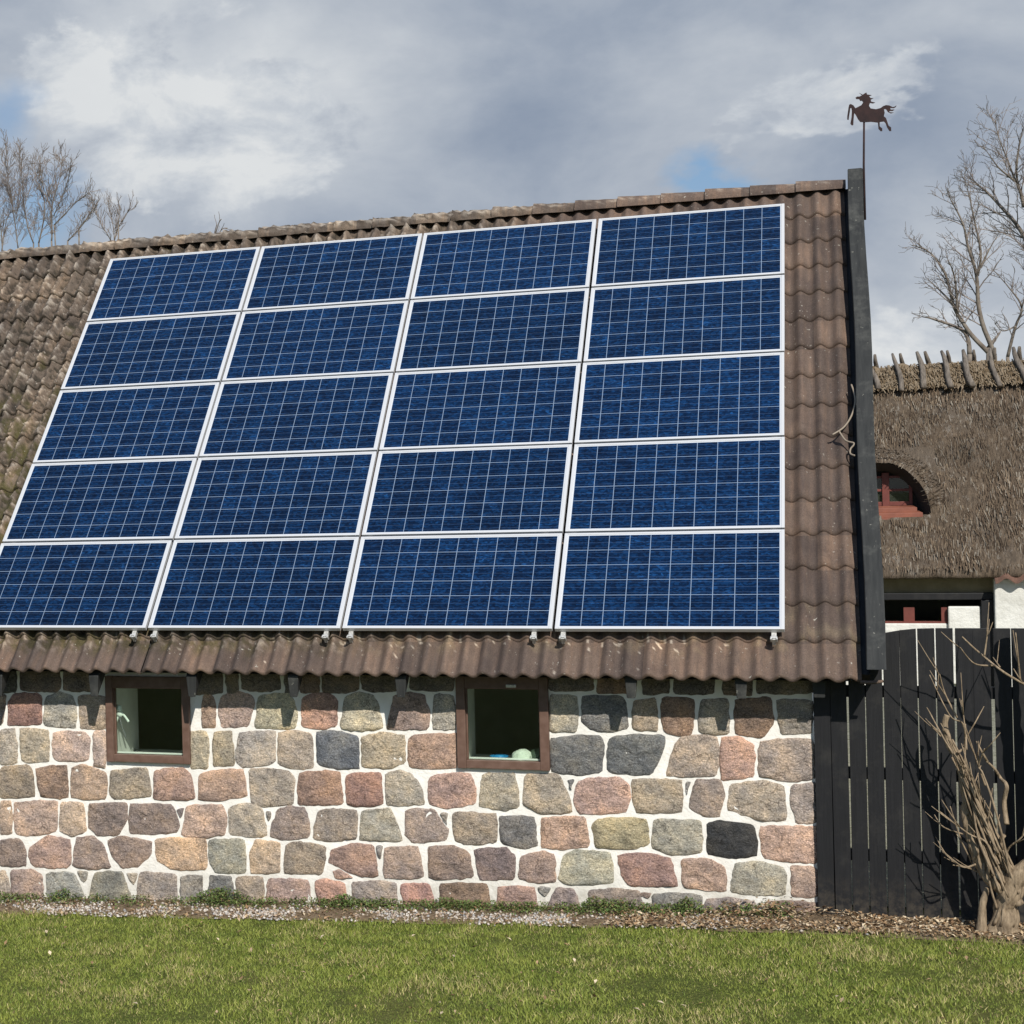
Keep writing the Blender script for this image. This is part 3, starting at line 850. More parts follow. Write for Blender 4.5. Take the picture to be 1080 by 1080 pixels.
def stone(mb, poly, rgb, y0, rs):
    P = [Vector((poly[i], poly[i + 1])) / 1000 for i in range(0, len(poly), 2)]
    for w_ in (0.045, 0.16):
        Q = []
        for i, a in enumerate(P):
            b = P[(i + 1) % len(P)]
            Q += [a.lerp(b, w_), a.lerp(b, 1 - w_)]
        P = Q
    per = [0.0]
    for i, a in enumerate(P):
        per.append(per[-1] + (P[(i + 1) % len(P)] - a).length)
    N = 40 if per[-1] > 0.3 else 16
    B, k = [], 0
    for i in range(N):
        d = per[-1] * i / N
        while per[k + 1] < d:
            k += 1
        B.append(P[k].lerp(P[(k + 1) % len(P)], (d - per[k]) / max(1e-9, per[k + 1] - per[k])))
    c = sum(B, Vector((0, 0))) / N
    gx = 0.0155
    B = [c + (q - c) * (1 + gx / max(0.03, (q - c).length)) for q in B]
    size = min(1.0, per[-1] / 0.75)
    sd = rs.random() * 50
    tx, tz = rs.uniform(-0.03, 0.03), rs.uniform(-0.03, 0.03)
    vs = []
    prof = [(1.03, -0.010), (1.0, 0.002), (0.97, 0.006), (0.91, 0.009), (0.77, 0.010), (0.56, 0.011), (0.3, 0.011)]
    for s_, h in prof:
        for q in B:
            v = c + (q - c) * s_
            if s_ > 0.8:
                v += Vector((noise.noise(Vector((v.x * 22, v.y * 22, sd))), noise.noise(Vector((v.x * 22, v.y * 22, sd + 9))))) * 0.011
            hh = h * (0.6 + 0.4 * size) + 0.002
            if s_ < 0.97:
                rg = fb(v.x * 10, v.y * 10, sd, 4) * 0.013 + abs(fb(v.x * 22, v.y * 17, sd, 4)) * 0.012
                hh += rg * (1.25 if s_ < 0.9 else 0.6) + (v.x - c.x) * tx + (v.y - c.y) * tz
            vs.append((v.x, y0 - hh, v.y))
    vs.append((c.x, y0 - 0.012 - 0.013 * fb(c.x * 10, c.y * 10, sd, 4) - 0.008, c.y))
    fs = []
    for r in range(len(prof) - 1):
        for i in range(N):
            j = (i + 1) % N
            fs.append((r * N + i, r * N + j, (r + 1) * N + j, (r + 1) * N + i))
    o = (len(prof) - 1) * N
    for i in range(N):
        fs.append((o + i, o + (i + 1) % N, len(vs) - 1))
    # make sure the faces look outwards (-y)
    a, b_, d_ = (Vector(vs[i]) for i in fs[-1])
    if (b_ - a).cross(d_ - a).y > 0:
        fs = [f_[::-1] for f_ in fs]
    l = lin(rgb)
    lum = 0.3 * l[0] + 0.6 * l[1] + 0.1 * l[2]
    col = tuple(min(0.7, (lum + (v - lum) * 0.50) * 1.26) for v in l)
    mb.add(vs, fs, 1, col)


mb = MB()
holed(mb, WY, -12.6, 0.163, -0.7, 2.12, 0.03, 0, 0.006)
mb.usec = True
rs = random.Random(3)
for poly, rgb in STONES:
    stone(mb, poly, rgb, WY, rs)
# the wall goes on, out of the frame, in the same kind of courses
pal = [c for p_, c in STONES]
zt = 1.60
for r in range(7):
    zb = zt - rs.uniform(0.24, 0.28)
    x = -6.585 - rs.uniform(0, 0.03)
    while x > -12.4:
        wd = rs.uniform(0.2, 0.42)
        j = lambda: rs.uniform(-0.025, 0.025)
        pts = [(x, zt - 0.02 + j()), (x - wd * .5, zt - 0.01 + j()), (x - wd, zt - 0.02 + j()), (x - wd + j(), zb + 0.03 + j()), (x - wd * .5, zb + 0.02 + j()), (x + j(), zb + 0.03 + j())]
        stone(mb, [int(v * 1000) for q in pts for v in q], rs.choice(pal), WY, rs)
        x -= wd + rs.uniform(0.03, 0.06)
    zt = zb
mb.build('wall', [MT['mortar'], MT['stone']], barn, smooth=True)

# gable end and back wall
mb = MB()
g0, g1 = 0.263, 7.49
prof = [(g0, -0.5), (g1, -0.5), (g1, 1.95), (3.87, 5.62), (g0, 1.95)]
for xa, xb in ((-0.2, 0.16), (-12.55, -12.2)):
    vs = [(xa, y, z) for y, z in prof] + [(xb, y, z) for y, z in prof]
    mb.add(vs, [(0, 1, 2, 3, 4)[::-1], (5, 6, 7, 8, 9)] + [(i, (i + 1) % 5, (i + 1) % 5 + 5, i + 5) for i in range(5)])
mb.box(-12.2, -0.2, 7.1, 7.485, -0.5, 1.95)
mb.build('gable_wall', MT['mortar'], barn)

# room behind the windows
mb = MB()
holed(mb, 0.945, -9.0, -0.5, 0.36, 2.04, 0.5)
mb.add([(-9, 0.945, 0.36), (-0.5, 0.945, 0.36), (-0.5, 4.2, 0.36), (-9, 4.2, 0.36)], [(0, 1, 2, 3)])
mb.add([(-9, 0.945, 2.04), (-0.5, 0.945, 2.04), (-0.5, 4.2, 2.04), (-9, 4.2, 2.04)], [(3, 2, 1, 0)])
mb.add([(-9, 4.2, 0.36), (-0.5, 4.2, 0.36), (-0.5, 4.2, 2.04), (-9, 4.2, 2.04)], [(0, 1, 2, 3)])
for x in (-9, -0.5):
    mb.add([(x, 0.945, 0.36), (x, 4.2, 0.36), (x, 4.2, 2.04), (x, 0.945, 2.04)], [(0, 1, 2, 3)])
mb.build('room', MT['room'], barn)

# windows
for wi, (x0, x1, z0, z1) in enumerate(HOLES):
    fwd = 0.066 if wi else 0.06
    mb = MB()
    ya, yb = WY - 0.045, WY + 0.03
    mb.box(x0 - 0.004, x0 + fwd, ya, yb, z0 - 0.004, z1 + 0.004)
    mb.box(x1 - fwd, x1 + 0.004, ya, yb, z0 - 0.004, z1 + 0.004)
    mb.box(x0 + fwd, x1 - fwd, ya + 0.002, yb, z0 - 0.002, z0 + 0.062)
    mb.box(x0 + fwd, x1 - fwd, ya + 0.002, yb, z1 - 0.10, z1 + 0.002)
    # inner bead
    b = 0.012
    mb.box(x0 + fwd, x0 + fwd + b, yb - 0.03, yb, z0 + 0.062, z1 - 0.10)
    mb.box(x1 - fwd - b, x1 - fwd, yb - 0.03, yb, z0 + 0.062, z1 - 0.10)
    mb.box(x0 + fwd + b, x1 - fwd - b, yb - 0.02, yb + 0.01, z0 + 0.064, z0 + 0.078, 1)
    win = mb.build('window', [MT['frame'], MT['white']], barn, bevel=0.004)
    win['label'] = 'brown framed window' + (' with a pale stone on its sill' if wi else ' with a white ribbon inside')
    mb = MB()
    mb.box(x0 + fwd, x1 - fwd, WY + 0.004, WY + 0.008, z0 + 0.062, z1 - 0.10)
    mb.build('pane', MT['glass'], win)
    mb = MB()          # white painted reveal of the thick wall
    ra, rb = yb, 0.943
    e = 0.02
    mb.box(x0 - e, x0 + 0.004, ra, rb, z0, z1)
    mb.box(x1 - 0.004, x1 + e, ra, rb, z0, z1)
    mb.box(x0 + 0.004, x1 - 0.004, ra, rb, z1 - 0.03, z1)
    mb.build('reveal', MT['white'], win)
    mb = MB()
    mb.box(x0 + 0.004, x1 - 0.004, ra, rb + 0.03, z0 - 0.04, z0 + 0.0)
    mb.build('sill', MT['white'], win, bevel=0.004)
    if wi:
        mb = MB()
        mb.box(-2.075, -1.995, ya - 0.012, ya + 0.004, 1.655, 1.68)
        mb.build('vent', MT['steel'], win, bevel=0.004)

# tiled roof
AW, LW, PH = 0.050, 0.1535, 0.115


def wave(x):
    return AW * ((0.5 + 0.5 * math.cos(2 * math.pi * (x - PH) / LW)) ** 1.15)


def rough_mask(x, s):
    m = sm(-3.6, -5.6, x)
    if s > 4.9:
        m = max(m, sm(-1.9, -3.2, x))
    if s < 0.3:
        m = 0.75 * sm(-2.0, -5.0, x) * sm(-0.22, -0.02, s + 0.09 * noise.noise(Vector((x * 5, 2, 2))))
    return m


BROWN = Vector((0.119, 0.088, 0.071))
GREYB = Vector((0.122, 0.096, 0.074))
LICH = Vector((0.38, 0.335, 0.275))
DARK = Vector((0.035, 0.03, 0.022))
MOSS = Vector((0.062, 0.058, 0.02))


def tile_vertex(x, s, lift):
    """returns position and colour of the tile surface"""
    m = rough_mask(x, s)
    n = -0.172 + wave(x) * (1 + 0.3 * m) + lift
    col = BROWN.copy()
    p = Vector((x, s, 0))
    if s < 0.35:      # pale lichen spots and dirt under the array
        lo = sm(0.0, -0.22, s)
        v = noise.noise(Vector((x * 24, s * 24, 3))) + 0.5 * noise.noise(Vector((x * 60, s * 60, 8)))
        band = sm(-6.0, -5.0, x) * sm(0.0, -0.9, x)
        th = 0.52 + 0.35 * lo - 0.10 * band + 0.25 * (1 - band) - 0.18 * noise.noise(Vector((x * 0.8, 1.0, 0)))
        col = col.lerp(LICH * 1.25, 0.9 * sm(th, th + 0.08, v))
        gv = fb(x * 7, s * 7, 2)
        col = col.lerp(Vector((0.21, 0.165, 0.11)), 0.6 * sm(0.0, 0.5, gv) * (1 - lo))
    if m > 0.01:
        a = fb(x * 10, s * 8, 1.3, 4)
        b = fb(x * 25, s * 22, 7.7, 3)
        e_ = fb(x * 48, s * 42, 3.1, 2)
        n += m * (0.017 * a + 0.019 * b + 0.009 * e_ + 0.004)
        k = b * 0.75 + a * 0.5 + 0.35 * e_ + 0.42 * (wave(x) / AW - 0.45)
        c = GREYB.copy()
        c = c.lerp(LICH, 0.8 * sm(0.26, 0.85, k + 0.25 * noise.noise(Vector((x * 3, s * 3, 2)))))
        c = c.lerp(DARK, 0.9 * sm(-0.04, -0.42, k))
        mv = noise.noise(Vector((x * 5, s * 5, 11))) + 1.1 * sm(5.0, 1.5, s) - 0.45
        c = c.lerp(MOSS, 0.8 * sm(0.1, 0.55, mv) * sm(0.35, -0.2, k))
        col = col.lerp(c, min(1, m * 1.15))
    return RP(x, s, n), tuple(col)


mb = MB()
XL = [-12.8 + 0.0128 * i for i in range(int((12.8 - 5.0) / 0.0128))]
XR = [XL[-1] + 0.0128 + 0.0153 * i for i in range(int((0.5 - XL[-1] - 0.0128) / 0.0153) + 1)]
XR[-1] = 0.5
GA = 0.3565
for k in range(16):
    s0 = -0.351 + GA * k
    s1 = min(s0 + GA + 0.05, 5.40)
    for XS, nt in ((XL, 24), (XR, 24 if k == 0 else (10 if k > 13 else 5))):
        P, C = [], []
        for x in XS:
            js = 0.006 * noise.noise(Vector((math.floor((x - PH) / 0.307) * 3.7, k * 5.1, 0)))
            m = rough_mask(x, s0 + 0.1)
            js += 0.012 * m * noise.noise(Vector((x * 14, k * 3.3, 4)))
            lf = 0.033 + 0.006 * m
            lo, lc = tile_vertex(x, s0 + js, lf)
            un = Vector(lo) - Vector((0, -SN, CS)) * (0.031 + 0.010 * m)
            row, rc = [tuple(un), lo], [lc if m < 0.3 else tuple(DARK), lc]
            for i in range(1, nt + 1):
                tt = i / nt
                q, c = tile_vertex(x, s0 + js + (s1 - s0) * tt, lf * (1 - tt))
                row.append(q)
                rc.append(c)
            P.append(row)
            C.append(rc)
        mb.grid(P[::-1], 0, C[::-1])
# end tile: little rolled lip at the verge foot
lip = [RP(0.49 + 0.05 * i, -0.352, -0.172 + wave(0.5) + 0.018 + (0.0, -0.006, -0.002, 0.012)[i]) for i in range(4)]
mb.tube(lip, [0.014, 0.013, 0.013, 0.010], 8, 0, tuple(BROWN))
mb.build('roof', MT['tile'], barn, smooth=True)
mb = MB()
for (y0, z0, y1, z1) in ((7.95, 1.72, 3.87, 5.90),):
    mb.add([(-12.8, y0, z0), (0.5, y0, z0), (0.5, y1, z1), (-12.8, y1, z1)], [(0, 1, 2, 3)], 0, tuple(GREYB))
    mb.add([(-12.8, y0, z0 - .05), (0.5, y0, z0 - .05), (0.5, y1, z1 - .05), (-12.8, y1, z1 - .05)], [(3, 2, 1, 0)], 0, tuple(GREYB))
# underlay boards
mb.add([RP(-12.6, -0.30, -0.215), RP(0.49, -0.30, -0.215), RP(0.49, 5.42, -0.215), RP(-12.6, 5.42, -0.215)], [(3, 2, 1, 0)], 1, (0.02, 0.02, 0.02))
mb.build('back_roof', [MT['tile'], MT['beam']], barn)

# ridge tiles
mb = MB()
rx = 0.515
ri = 0
while rx > -12.7:
    L = 0.40
    x1, x0 = rx, rx - L - 0.03
    rj = R.uniform(-0.006, 0.006)
    m = sm(-1.2, -3.0, (x0 + x1) / 2)
    P, C = [], []
    for i in range(11 if rx > -9.8 else 3):
        nn = 10 if rx > -9.8 else 2
        x = x1 + (x0 - x1) * i / nn
        rad = 0.112 + 0.024 * (i / nn) + rj
        row, rc = [], []
        for j in range(13):
            a = math.radians(4 + 172 * j / 12)
            d = m * (0.030 * fb(x * 12, a * 3, ri, 4) + 0.024 * fb(x * 34, a * 7, 1, 3))
            k = fb(x * 14, a * 4, 9, 4)
            c = BROWN.lerp(GREYB, m)
            c = c.lerp(LICH * 1.05, sm(0.12, 0.42, k + 0.30 * m - 0.06) * (0.6 + 0.4 * m) * sm(0.3, 1.0, math.sin(a)))
            c = c.lerp(DARK, 0.6 * m * sm(-0.1, -0.5, k))
            row.append((x, 3.875 - math.cos(a) * (rad + d), 5.884 + math.sin(a) * (rad + d) * 0.93))
            rc.append(tuple(c))
        P.append(row)
        C.append(rc)
    mb.grid(P, 0, C)
    # open end
    o = len(mb.v) - len(P) * 13
    e = P[0]
    inner = [((v[0]), 3.875 + (v[1] - 3.875) * 0.86, 5.884 + (v[2] - 5.884) * 0.86) for v in e]
    mb.grid([e, inner], 0, [C[0], C[0]])
    rx -= L
    ri += 1
mb.build('ridge_cap', MT['tile'], barn, smooth=True)

# verge board at the gable
mb = MB()
vs = [RP(x, s, n) for n in (-0.26, 0.03) for s in (-0.385, 5.42) for x in (0.532, 0.66)]
vs = []
for (s, nlo, nhi) in ((-0.385, -0.26, 0.03), (5.40, -0.26, 0.03)):
    pass
# segmented so that the board can bow a little
P = []
nseg = 14
for i in range(nseg + 1):
    s = -0.385 + (5.42 + 0.385) * i / nseg
    bow = 0.008 * math.sin(i * 0.9)
    sl_ = s + (0.285 * (1 - i / nseg))      # level cut at the foot
    P.append([RP(0.532 + bow, sl_, -0.26), RP(0.532 + bow, s, 0.03), RP(0.66 + bow, s, 0.03), RP(0.66 + bow, sl_, -0.26), RP(0.532 + bow, sl_, -0.26)])
mb.grid(P)
mb.add([P[0][i] for i in range(4)], [(0, 1, 2, 3)])
mb.add([P[-1][i] for i in range(4)], [(3, 2, 1, 0)])
# block closing the board at the peak
mb.box(0.535, 0.655, 3.80, 4.0, 5.72, 6.07)
mb.build('verge_board', MT['beam'], barn, bevel=0.006)
mb = MB()
mb.add([RP(0.533, -0.18, -0.222), RP(0.533, 5.42, -0.222), RP(0.17, 5.42, -0.222), RP(0.17, -0.18, -0.222)], [(0, 1, 2, 3)])
mb.hexa([RP(x, s, n) for n in (-0.262, -0.172) for s in (-0.27, 5.40) for x in (0.44, 0.556)])  # added dark box standing in for the shaded gap beside the verge board
mb.build('verge_soffit_shade_fill', MT['black'], barn)

# rafter tails
for xr in (-6.36, -5.463, -4.589, -3.72, -2.844, -1.096, -0.316, 0.215):
    mb = MB()
    hw = 0.046 if xr < 0.1 else 0.055
    ye = -0.10 if xr < 0.1 else -0.02
    zt_, zb_ = 1.706 + 0.0118 * (xr + 5.46) + 0.03, 1.56 + 0.0135 * (xr + 5.46)
    up_ = lambda y: (y - ye) * SN / CS * 0.9
    vs = [(x, y, z) for z0_, yy in ((zb_, 0), (zt_, 1)) for y in (ye, 0.6) for x, z in ((xr - hw, z0_ + up_(y)), (xr + hw, z0_ + up_(y)))]
    # keep the tail under the tiles
    vs[0] = (xr - hw * 0.7, ye + 0.01, zb_)
    vs[1] = (xr + hw * 0.7, ye + 0.01, zb_)
    mb.hexa(vs)
    mb.build('rafter_tail', MT['beam'], barn, bevel=0.006)
mb = MB()
mb.box(-12.5, 0.16, 0.12, 0.235, 1.76, 1.86)
mb.build('wall_plate', MT['beam'], barn)

# ------------------------------------------------------------------ solar array
PW, PHH, PT = 1.65, 0.99, 0.038
FR = 0.022


def rbox(mb, x0, x1, s0, s1, n0, n1, mat=0):
    return mb.hexa([RP(x, s, n) for n in (n0, n1) for s in (s0, s1) for x in (x0, x1)], mat)


def solar_panel(x0, s0):
    o = empty('solar_panel', RP(x0, s0, -PT))
    mb = MB()
    rbox(mb, x0, x0 + FR + 0.004, s0, s0 + PHH, -PT, 0)
    rbox(mb, x0 + PW - FR - 0.004, x0 + PW, s0, s0 + PHH, -PT, 0)
    rbox(mb, x0 + FR + 0.004, x0 + PW - FR - 0.004, s0, s0 + FR - 0.004, -PT, 0)
    rbox(mb, x0 + FR + 0.004, x0 + PW - FR - 0.004, s0 + PHH - FR + 0.004, s0 + PHH, -PT, 0)
    mb.build('frame', MT['alu'], o, bevel=0.0025)
    mb = MB()
    a, b = FR - 0.004, FR - 0.010
    mb.add([RP(x0 + a, s0 + b, -0.005), RP(x0 + PW - a, s0 + b, -0.005), RP(x0 + PW - a, s0 + PHH - b, -0.005), RP(x0 + a, s0 + PHH - b, -0.005)], [(0, 1, 2, 3)])
    cs = mb.build('cell_sheet', MT['cells'], o)
    uv = cs.data.uv_layers.new(name='UVMap')
    for l, q in zip(uv.data, [(a, b), (PW - a, b), (PW - a, PHH - b), (a, PHH - b)]):
        l.uv = q
    mb = MB()
    mb.add([RP(x0 + a, s0 + b, -0.02), RP(x0 + PW - a, s0 + b, -0.02), RP(x0 + PW - a, s0 + PHH - b, -0.02), RP(x0 + a, s0 + PHH - b, -0.02)], [(3, 2, 1, 0)])
    mb.build('back_sheet', MT['white'], o)
    return o


ROWN = ['bottom', 'fourth', 'middle', 'second', 'top']
COLN = ['leftmost', 'second from left', 'third from left', 'rightmost']
DX, DS = 1.67, 1.01
for r in range(5):
    for c in range(4):
        p = solar_panel((c - 4) * DX + 0.01 + R.uniform(-.002, .002), r * DS + 0.008 + R.uniform(-.002, .002))
        tag(p, 'blue solar panel in the %s row of the roof array, %s column' % (ROWN[r], COLN[c]), 'solar panel', 'solar panels on the barn roof')

RAILS = [(-6.57, 'below the bottom left corner of the array'),
         (-5.13, 'left of the seam between the two leftmost panel columns'), (-4.945, 'right of the seam between the two leftmost panel columns'),
         (-3.47, 'left of the seam between the two middle panel columns'), (-3.265, 'right of the seam between the two middle panel columns'),
         (-1.82, 'left of the seam between the two rightmost panel columns'), (-1.60, 'right of the seam between the two rightmost panel columns'),
         (-0.085, 'below the bottom right corner of the array')]
for x, lb in RAILS:
    o = empty('mounting_rail', RP(x, 0, -0.08))
    mb = MB()
    rbox(mb, x - 0.018, x + 0.018, -0.035, 5.05, -0.078, -0.041)
    mb.build('rail', MT['steel'], o, bevel=0.002)
    mb = MB()
    rbox(mb, x - 0.024, x + 0.024, -0.052, -0.037, -0.082, -0.03)
    rbox(mb, x - 0.012, x + 0.012, -0.064, -0.053, -0.10, -0.036)
    rbox(mb, x - 0.026, x - 0.014, -0.066, -0.053, -0.052, -0.028)
    rbox(mb, x + 0.014, x + 0.026, -0.066, -0.053, -0.052, -0.028)
    mb.build('end_clamp', MT['steel'], o, bevel=0.002)
    tag(o, 'grey rail end ' + lb, 'mounting rail', 'mounting rails under the solar panels')

# ------------------------------------------------------------------ weather vane
vane = empty('weather_vane', (0.672, 3.85, 5.7))
tag(vane, 'rusty galloping horse weather vane on a thin pole at the roof peak', 'weather vane')
mb = MB()
mb.tube([(0.672, 3.86, 5.6), (0.672, 3.86, 6.1), (0.684, 3.855, 6.52)], [0.011, 0.010, 0.009], 8)
mb.build('pole', MT['rust'], vane, smooth=True)
from mathutils.geometry import tessellate_polygon
hp = [Vector((x / 1000, z / 1000, 0)) for x, z in HORSE]
nh = len(hp)
mb = MB()
tri = tessellate_polygon([hp])
mb.add([(q.x, 3.842, q.y) for q in hp] + [(q.x, 3.849, q.y) for q in hp],
       [tuple(t_) for t_ in tri] + [tuple(i + nh for i in t_)[::-1] for t_ in tri] + [(i, (i + 1) % nh, (i + 1) % nh + nh, i + nh) for i in range(nh)])
mb.build('horse', MT['rust'], vane)

# ------------------------------------------------------------------ loose cable
mb = MB()


def smooth_line(P, n=6):
    P = [Vector(p) for p in P]
    out = []
    for i in range(len(P) - 1):
        a, b, c, d = P[max(i - 1, 0)], P[i], P[i + 1], P[min(i + 2, len(P) - 1)]
        for k in range(n):
            u = k / n
            out.append(0.5 * ((2 * b) + (c - a) * u + (2 * a - 5 * b + 4 * c - d) * u * u + (3 * b - a - 3 * c + d) * u ** 3))
    out.append(P[-1])
    return out


for L in (((0.5, 2.607), (0.519, 2.505), (0.524, 2.393), (0.492, 2.263), (0.433, 2.135), (0.347, 2.054)),
          ((0.397, 2.092), (0.444, 1.984), (0.505, 1.927), (0.477, 1.887), (0.476, 1.834), (0.509, 1.79))):
    mb.tube(smooth_line([RP(x, s, -0.075 + (0.03 if x < 0.5 else 0.05)) for x, s in L]), 0.0075, 6)
o = mb.build('loose_cable', MT['cable'], smooth=True)
tag(o, 'loose cream cable curling over the roof tiles beside the dark verge board', 'cable')

# ------------------------------------------------------------------ things inside the windows
def lump(mb, c, r, sc, amp, seed, n=14, m=20):
    P = []
    for i in range(n + 1):
        a = math.pi * i / n
        row = []
        for j in range(m + 1):
            b = 2 * math.pi * j / m
            d = Vector((math.sin(a) * math.cos(b), math.sin(a) * math.sin(b), math.cos(a)))
            q = r * (1 + amp * noise.fractal(d * 1.6 + Vector((seed, 0, 0)), 1, 2, 4))
            row.append((c[0] + d.x * q * sc[0], c[1] + d.y * q * sc[1], c[2] + d.z * q * sc[2]))
        P.append(row)
    mb.grid(P)


zs = HOLES[1][2] + 0.0
mb = MB()
lump(mb, (-1.985, 0.33, zs + 0.072), 0.076, (1.15, 0.9, 0.95), 0.10, 3)
tag(mb.build('stone', MT['palestone'], smooth=True), 'pale rounded stone lying on the sill of the right window', 'stone')
mb = MB()
lump(mb, (-1.875, 0.37, zs + 0.072), 0.072, (1.0, 0.9, 1.0), 0.05, 8)
tag(mb.build('ball', MT['greenball'], smooth=True), 'dark green ball beside the pale stone in the right window', 'ball')
mb = MB()
prof = [(0.0, 0.012), (0.034, 0.004), (0.04, 0.0), (0.042, 0.004), (0.062, 0.024), (0.074, 0.030), (0.071, 0.032), (0.058, 0.026), (0.04, 0.008), (0.0, 0.006)]
mb.grid([[(-2.17 + r * math.cos(a * math.pi / 10), 0.36 + r * math.sin(a * math.pi / 10), zs + h * 2.6) for a in range(21)] for r, h in prof])
mb.box(-2.215, -2.13, 0.335, 0.38, zs + 0.03, zs + 0.088)
tag(mb.build('dish', MT['blue'], smooth=True), 'small bright blue dish on the sill of the right window', 'dish')

rib = empty('ribbon', (-5.39, 0.33, 1.3))
tag(rib, 'white cloth ribbon tied in a bow against the left reveal of the left window', 'ribbon')
mb = MB()
kx, ky, kz = -5.405, 0.33, 1.365
lump(mb, (kx, ky, kz), 0.03, (1, 0.8, 1), 0.2, 5)
lump(mb, (kx - 0.012, ky, kz + 0.045), 0.04, (0.9, 0.7, 0.8), 0.3, 6)
mb.build('knot', MT['ribbon'], rib, smooth=True)
for pts in ([(kx, ky, kz), (kx + 0.035, ky, kz - 0.008), (kx + 0.085, ky - 0.01, kz - 0.065)],
            [(kx, ky, kz), (kx - 0.02, ky, kz - 0.03), (kx - 0.04, ky - 0.01, kz - 0.075)]):
    mb = MB()
    mb.tube(smooth_line(pts), [0.012] * 13, 5)
    mb.build('tail', MT['ribbon'], rib, smooth=True)
mb = MB()
mb.tube(smooth_line([(kx + 0.005, ky - 0.02, kz - 0.02), (kx + 0.025, ky - 0.025, kz - 0.1), (kx + 0.06, ky - 0.02, kz - 0.2)]), 0.004, 5)
mb.build('cord', MT['grey_plastic'], rib)

# ------------------------------------------------------------------ fence
fence = empty('board_fence', (1.4, 0.25, 0))
tag(fence, 'black upright board fence joined to the barn corner, with narrow gaps', 'fence')
mb = MB()
FY = 0.2
x = 0.17
i = 0
while x < 7.0:
    bw = 0.112 + R.uniform(-0.002, 0.002)
    gp = R.uniform(0.005, 0.012)
    if i in (9, 13):
        gp = 0.022
    top = 2.128 - 0.19 * max(0.0, (0.98 - (x + bw / 2)) / 0.75) ** 2 - 0.012 * min(1.2, max(0, x - 1.5))
    t2 = 2.128 - 0.19 * max(0.0, (0.98 - (x + bw)) / 0.75) ** 2 - 0.012 * min(1.2, max(0, x - 1.5))
    t1 = 2.128 - 0.19 * max(0.0, (0.98 - x) / 0.75) ** 2 - 0.012 * min(1.2, max(0, x - 1.5))
    zb = 0.02 + 0.012 * min(x, 1.6) + R.uniform(-0.005, 0.005)
    ln = R.uniform(-0.006, 0.006)
    yo = FY + R.uniform(-0.002, 0.002)
    vs = [(x, yo, zb), (x + bw, yo, zb), (x, yo + 0.021, zb), (x + bw, yo + 0.021, zb),
          (x + ln, yo, t1), (x + bw + ln, yo, t2), (x + ln, yo + 0.021, t1), (x + bw + ln, yo + 0.021, t2)]
    mb.hexa(vs)
    x += bw + gp
    i += 1
mb.build('board_panel', MT['black'], fence, bevel=0.003)
for z in (0.42, 1.02, 1.62):
    mb = MB()
    mb.box(0.2, 7.0, FY + 0.026, FY + 0.07, z, z + 0.085)
    mb.build('rail', MT['black'], fence)
for xp in (0.25, 1.9, 3.5, 5.2, 6.9):
    mb = MB()
    mb.box(xp - 0.05, xp + 0.05, FY + 0.073, FY + 0.17, -0.1, 1.75)
    mb.build('post', MT['black'], fence)

# ------------------------------------------------------------------ bare climbing shrub in front of the fence
shrub = empty('bare_shrub', (1.42, -0.15, 0.0))
tag(shrub, 'leafless twisted climbing shrub in front of the black fence', 'shrub')
tb, bb = MB(), MB()
rs = random.Random(12)
for k, (r_, P) in enumerate(BUSH):
    r = r_ / 1000 * (0.8 if r_ > 50 else 1.0)
    pts = [Vector((a / 1000, -0.13 + (0.02 if r > 0.03 else rs.uniform(-0.10, 0.10)), b / 1000)) for a, b in P]
    for j, q in enumerate(pts):
        q.y += 0.03 * noise.noise(Vector((q.x * 6, q.z * 6, k)))
        if r < 0.03 and 0 < j:
            q.y -= 0.015 * j
    S = smooth_line(pts, 7)
    n = len(S)
    if r > 0.025:
        tap = 0.45 if r < 0.06 else 0.75
        flare = lambda i: (1 + 0.9 * max(0, 1 - i / 6)) if r > 0.08 else (1 + 0.25 * max(0, 1 - i / 5))
        S = [p + Vector((noise.noise(p * 9), noise.noise(p * 9 + Vector((5, 0, 0))), 0)) * r * 0.35 for p in S]
        tb.tube(S, [r * (1 - (1 - tap) * i / n) * flare(i) * (1 + 0.16 * noise.noise(Vector((i * 0.8, k, 0)))) for i in range(n)], 12)
        if k in (0, 1, 5):   # strands twisted round the leaning stem
            for ph in ((0, 2.1, 4.2) if k else (0, 1.0, 2.1, 3.1, 4.2, 5.3)):
                T = []
                for i, p in enumerate(S[3:40]):
                    a = ph + i * (0.32 if k == 1 else 0.09)
                    rr = r * (1 - 0.5 * i / 40) * 0.9
                    T.append(p + Vector((math.cos(a) * rr, math.sin(a) * rr, 0)))
                tb.tube(T, [0.55 * rr_ for rr_ in [0.03 if k == 0 else 0.024] * len(T)], 6)
    else:
        bb.tube(S, [r * 0.9 * (1 - 0.6 * i / n) for i in range(n)], 6)
        for q in range(rs.choice((1, 1, 2, 3))):
            i = rs.randrange(n // 3, n - 1)
            d = (S[i + 1] - S[i]).normalized()
            d = (d + Vector((rs.uniform(-.7, .7), rs.uniform(-.4, .2), rs.uniform(-.1, .5)))).normalized()
            L = rs.uniform(0.08, 0.28)
            bb.tube([S[i], S[i] + d * L * 0.5 + Vector((0, 0, 0.01)), S[i] + d * L + Vector((0, 0, 0.03))], [r * 0.5, r * 0.4, r * 0.25], 5)
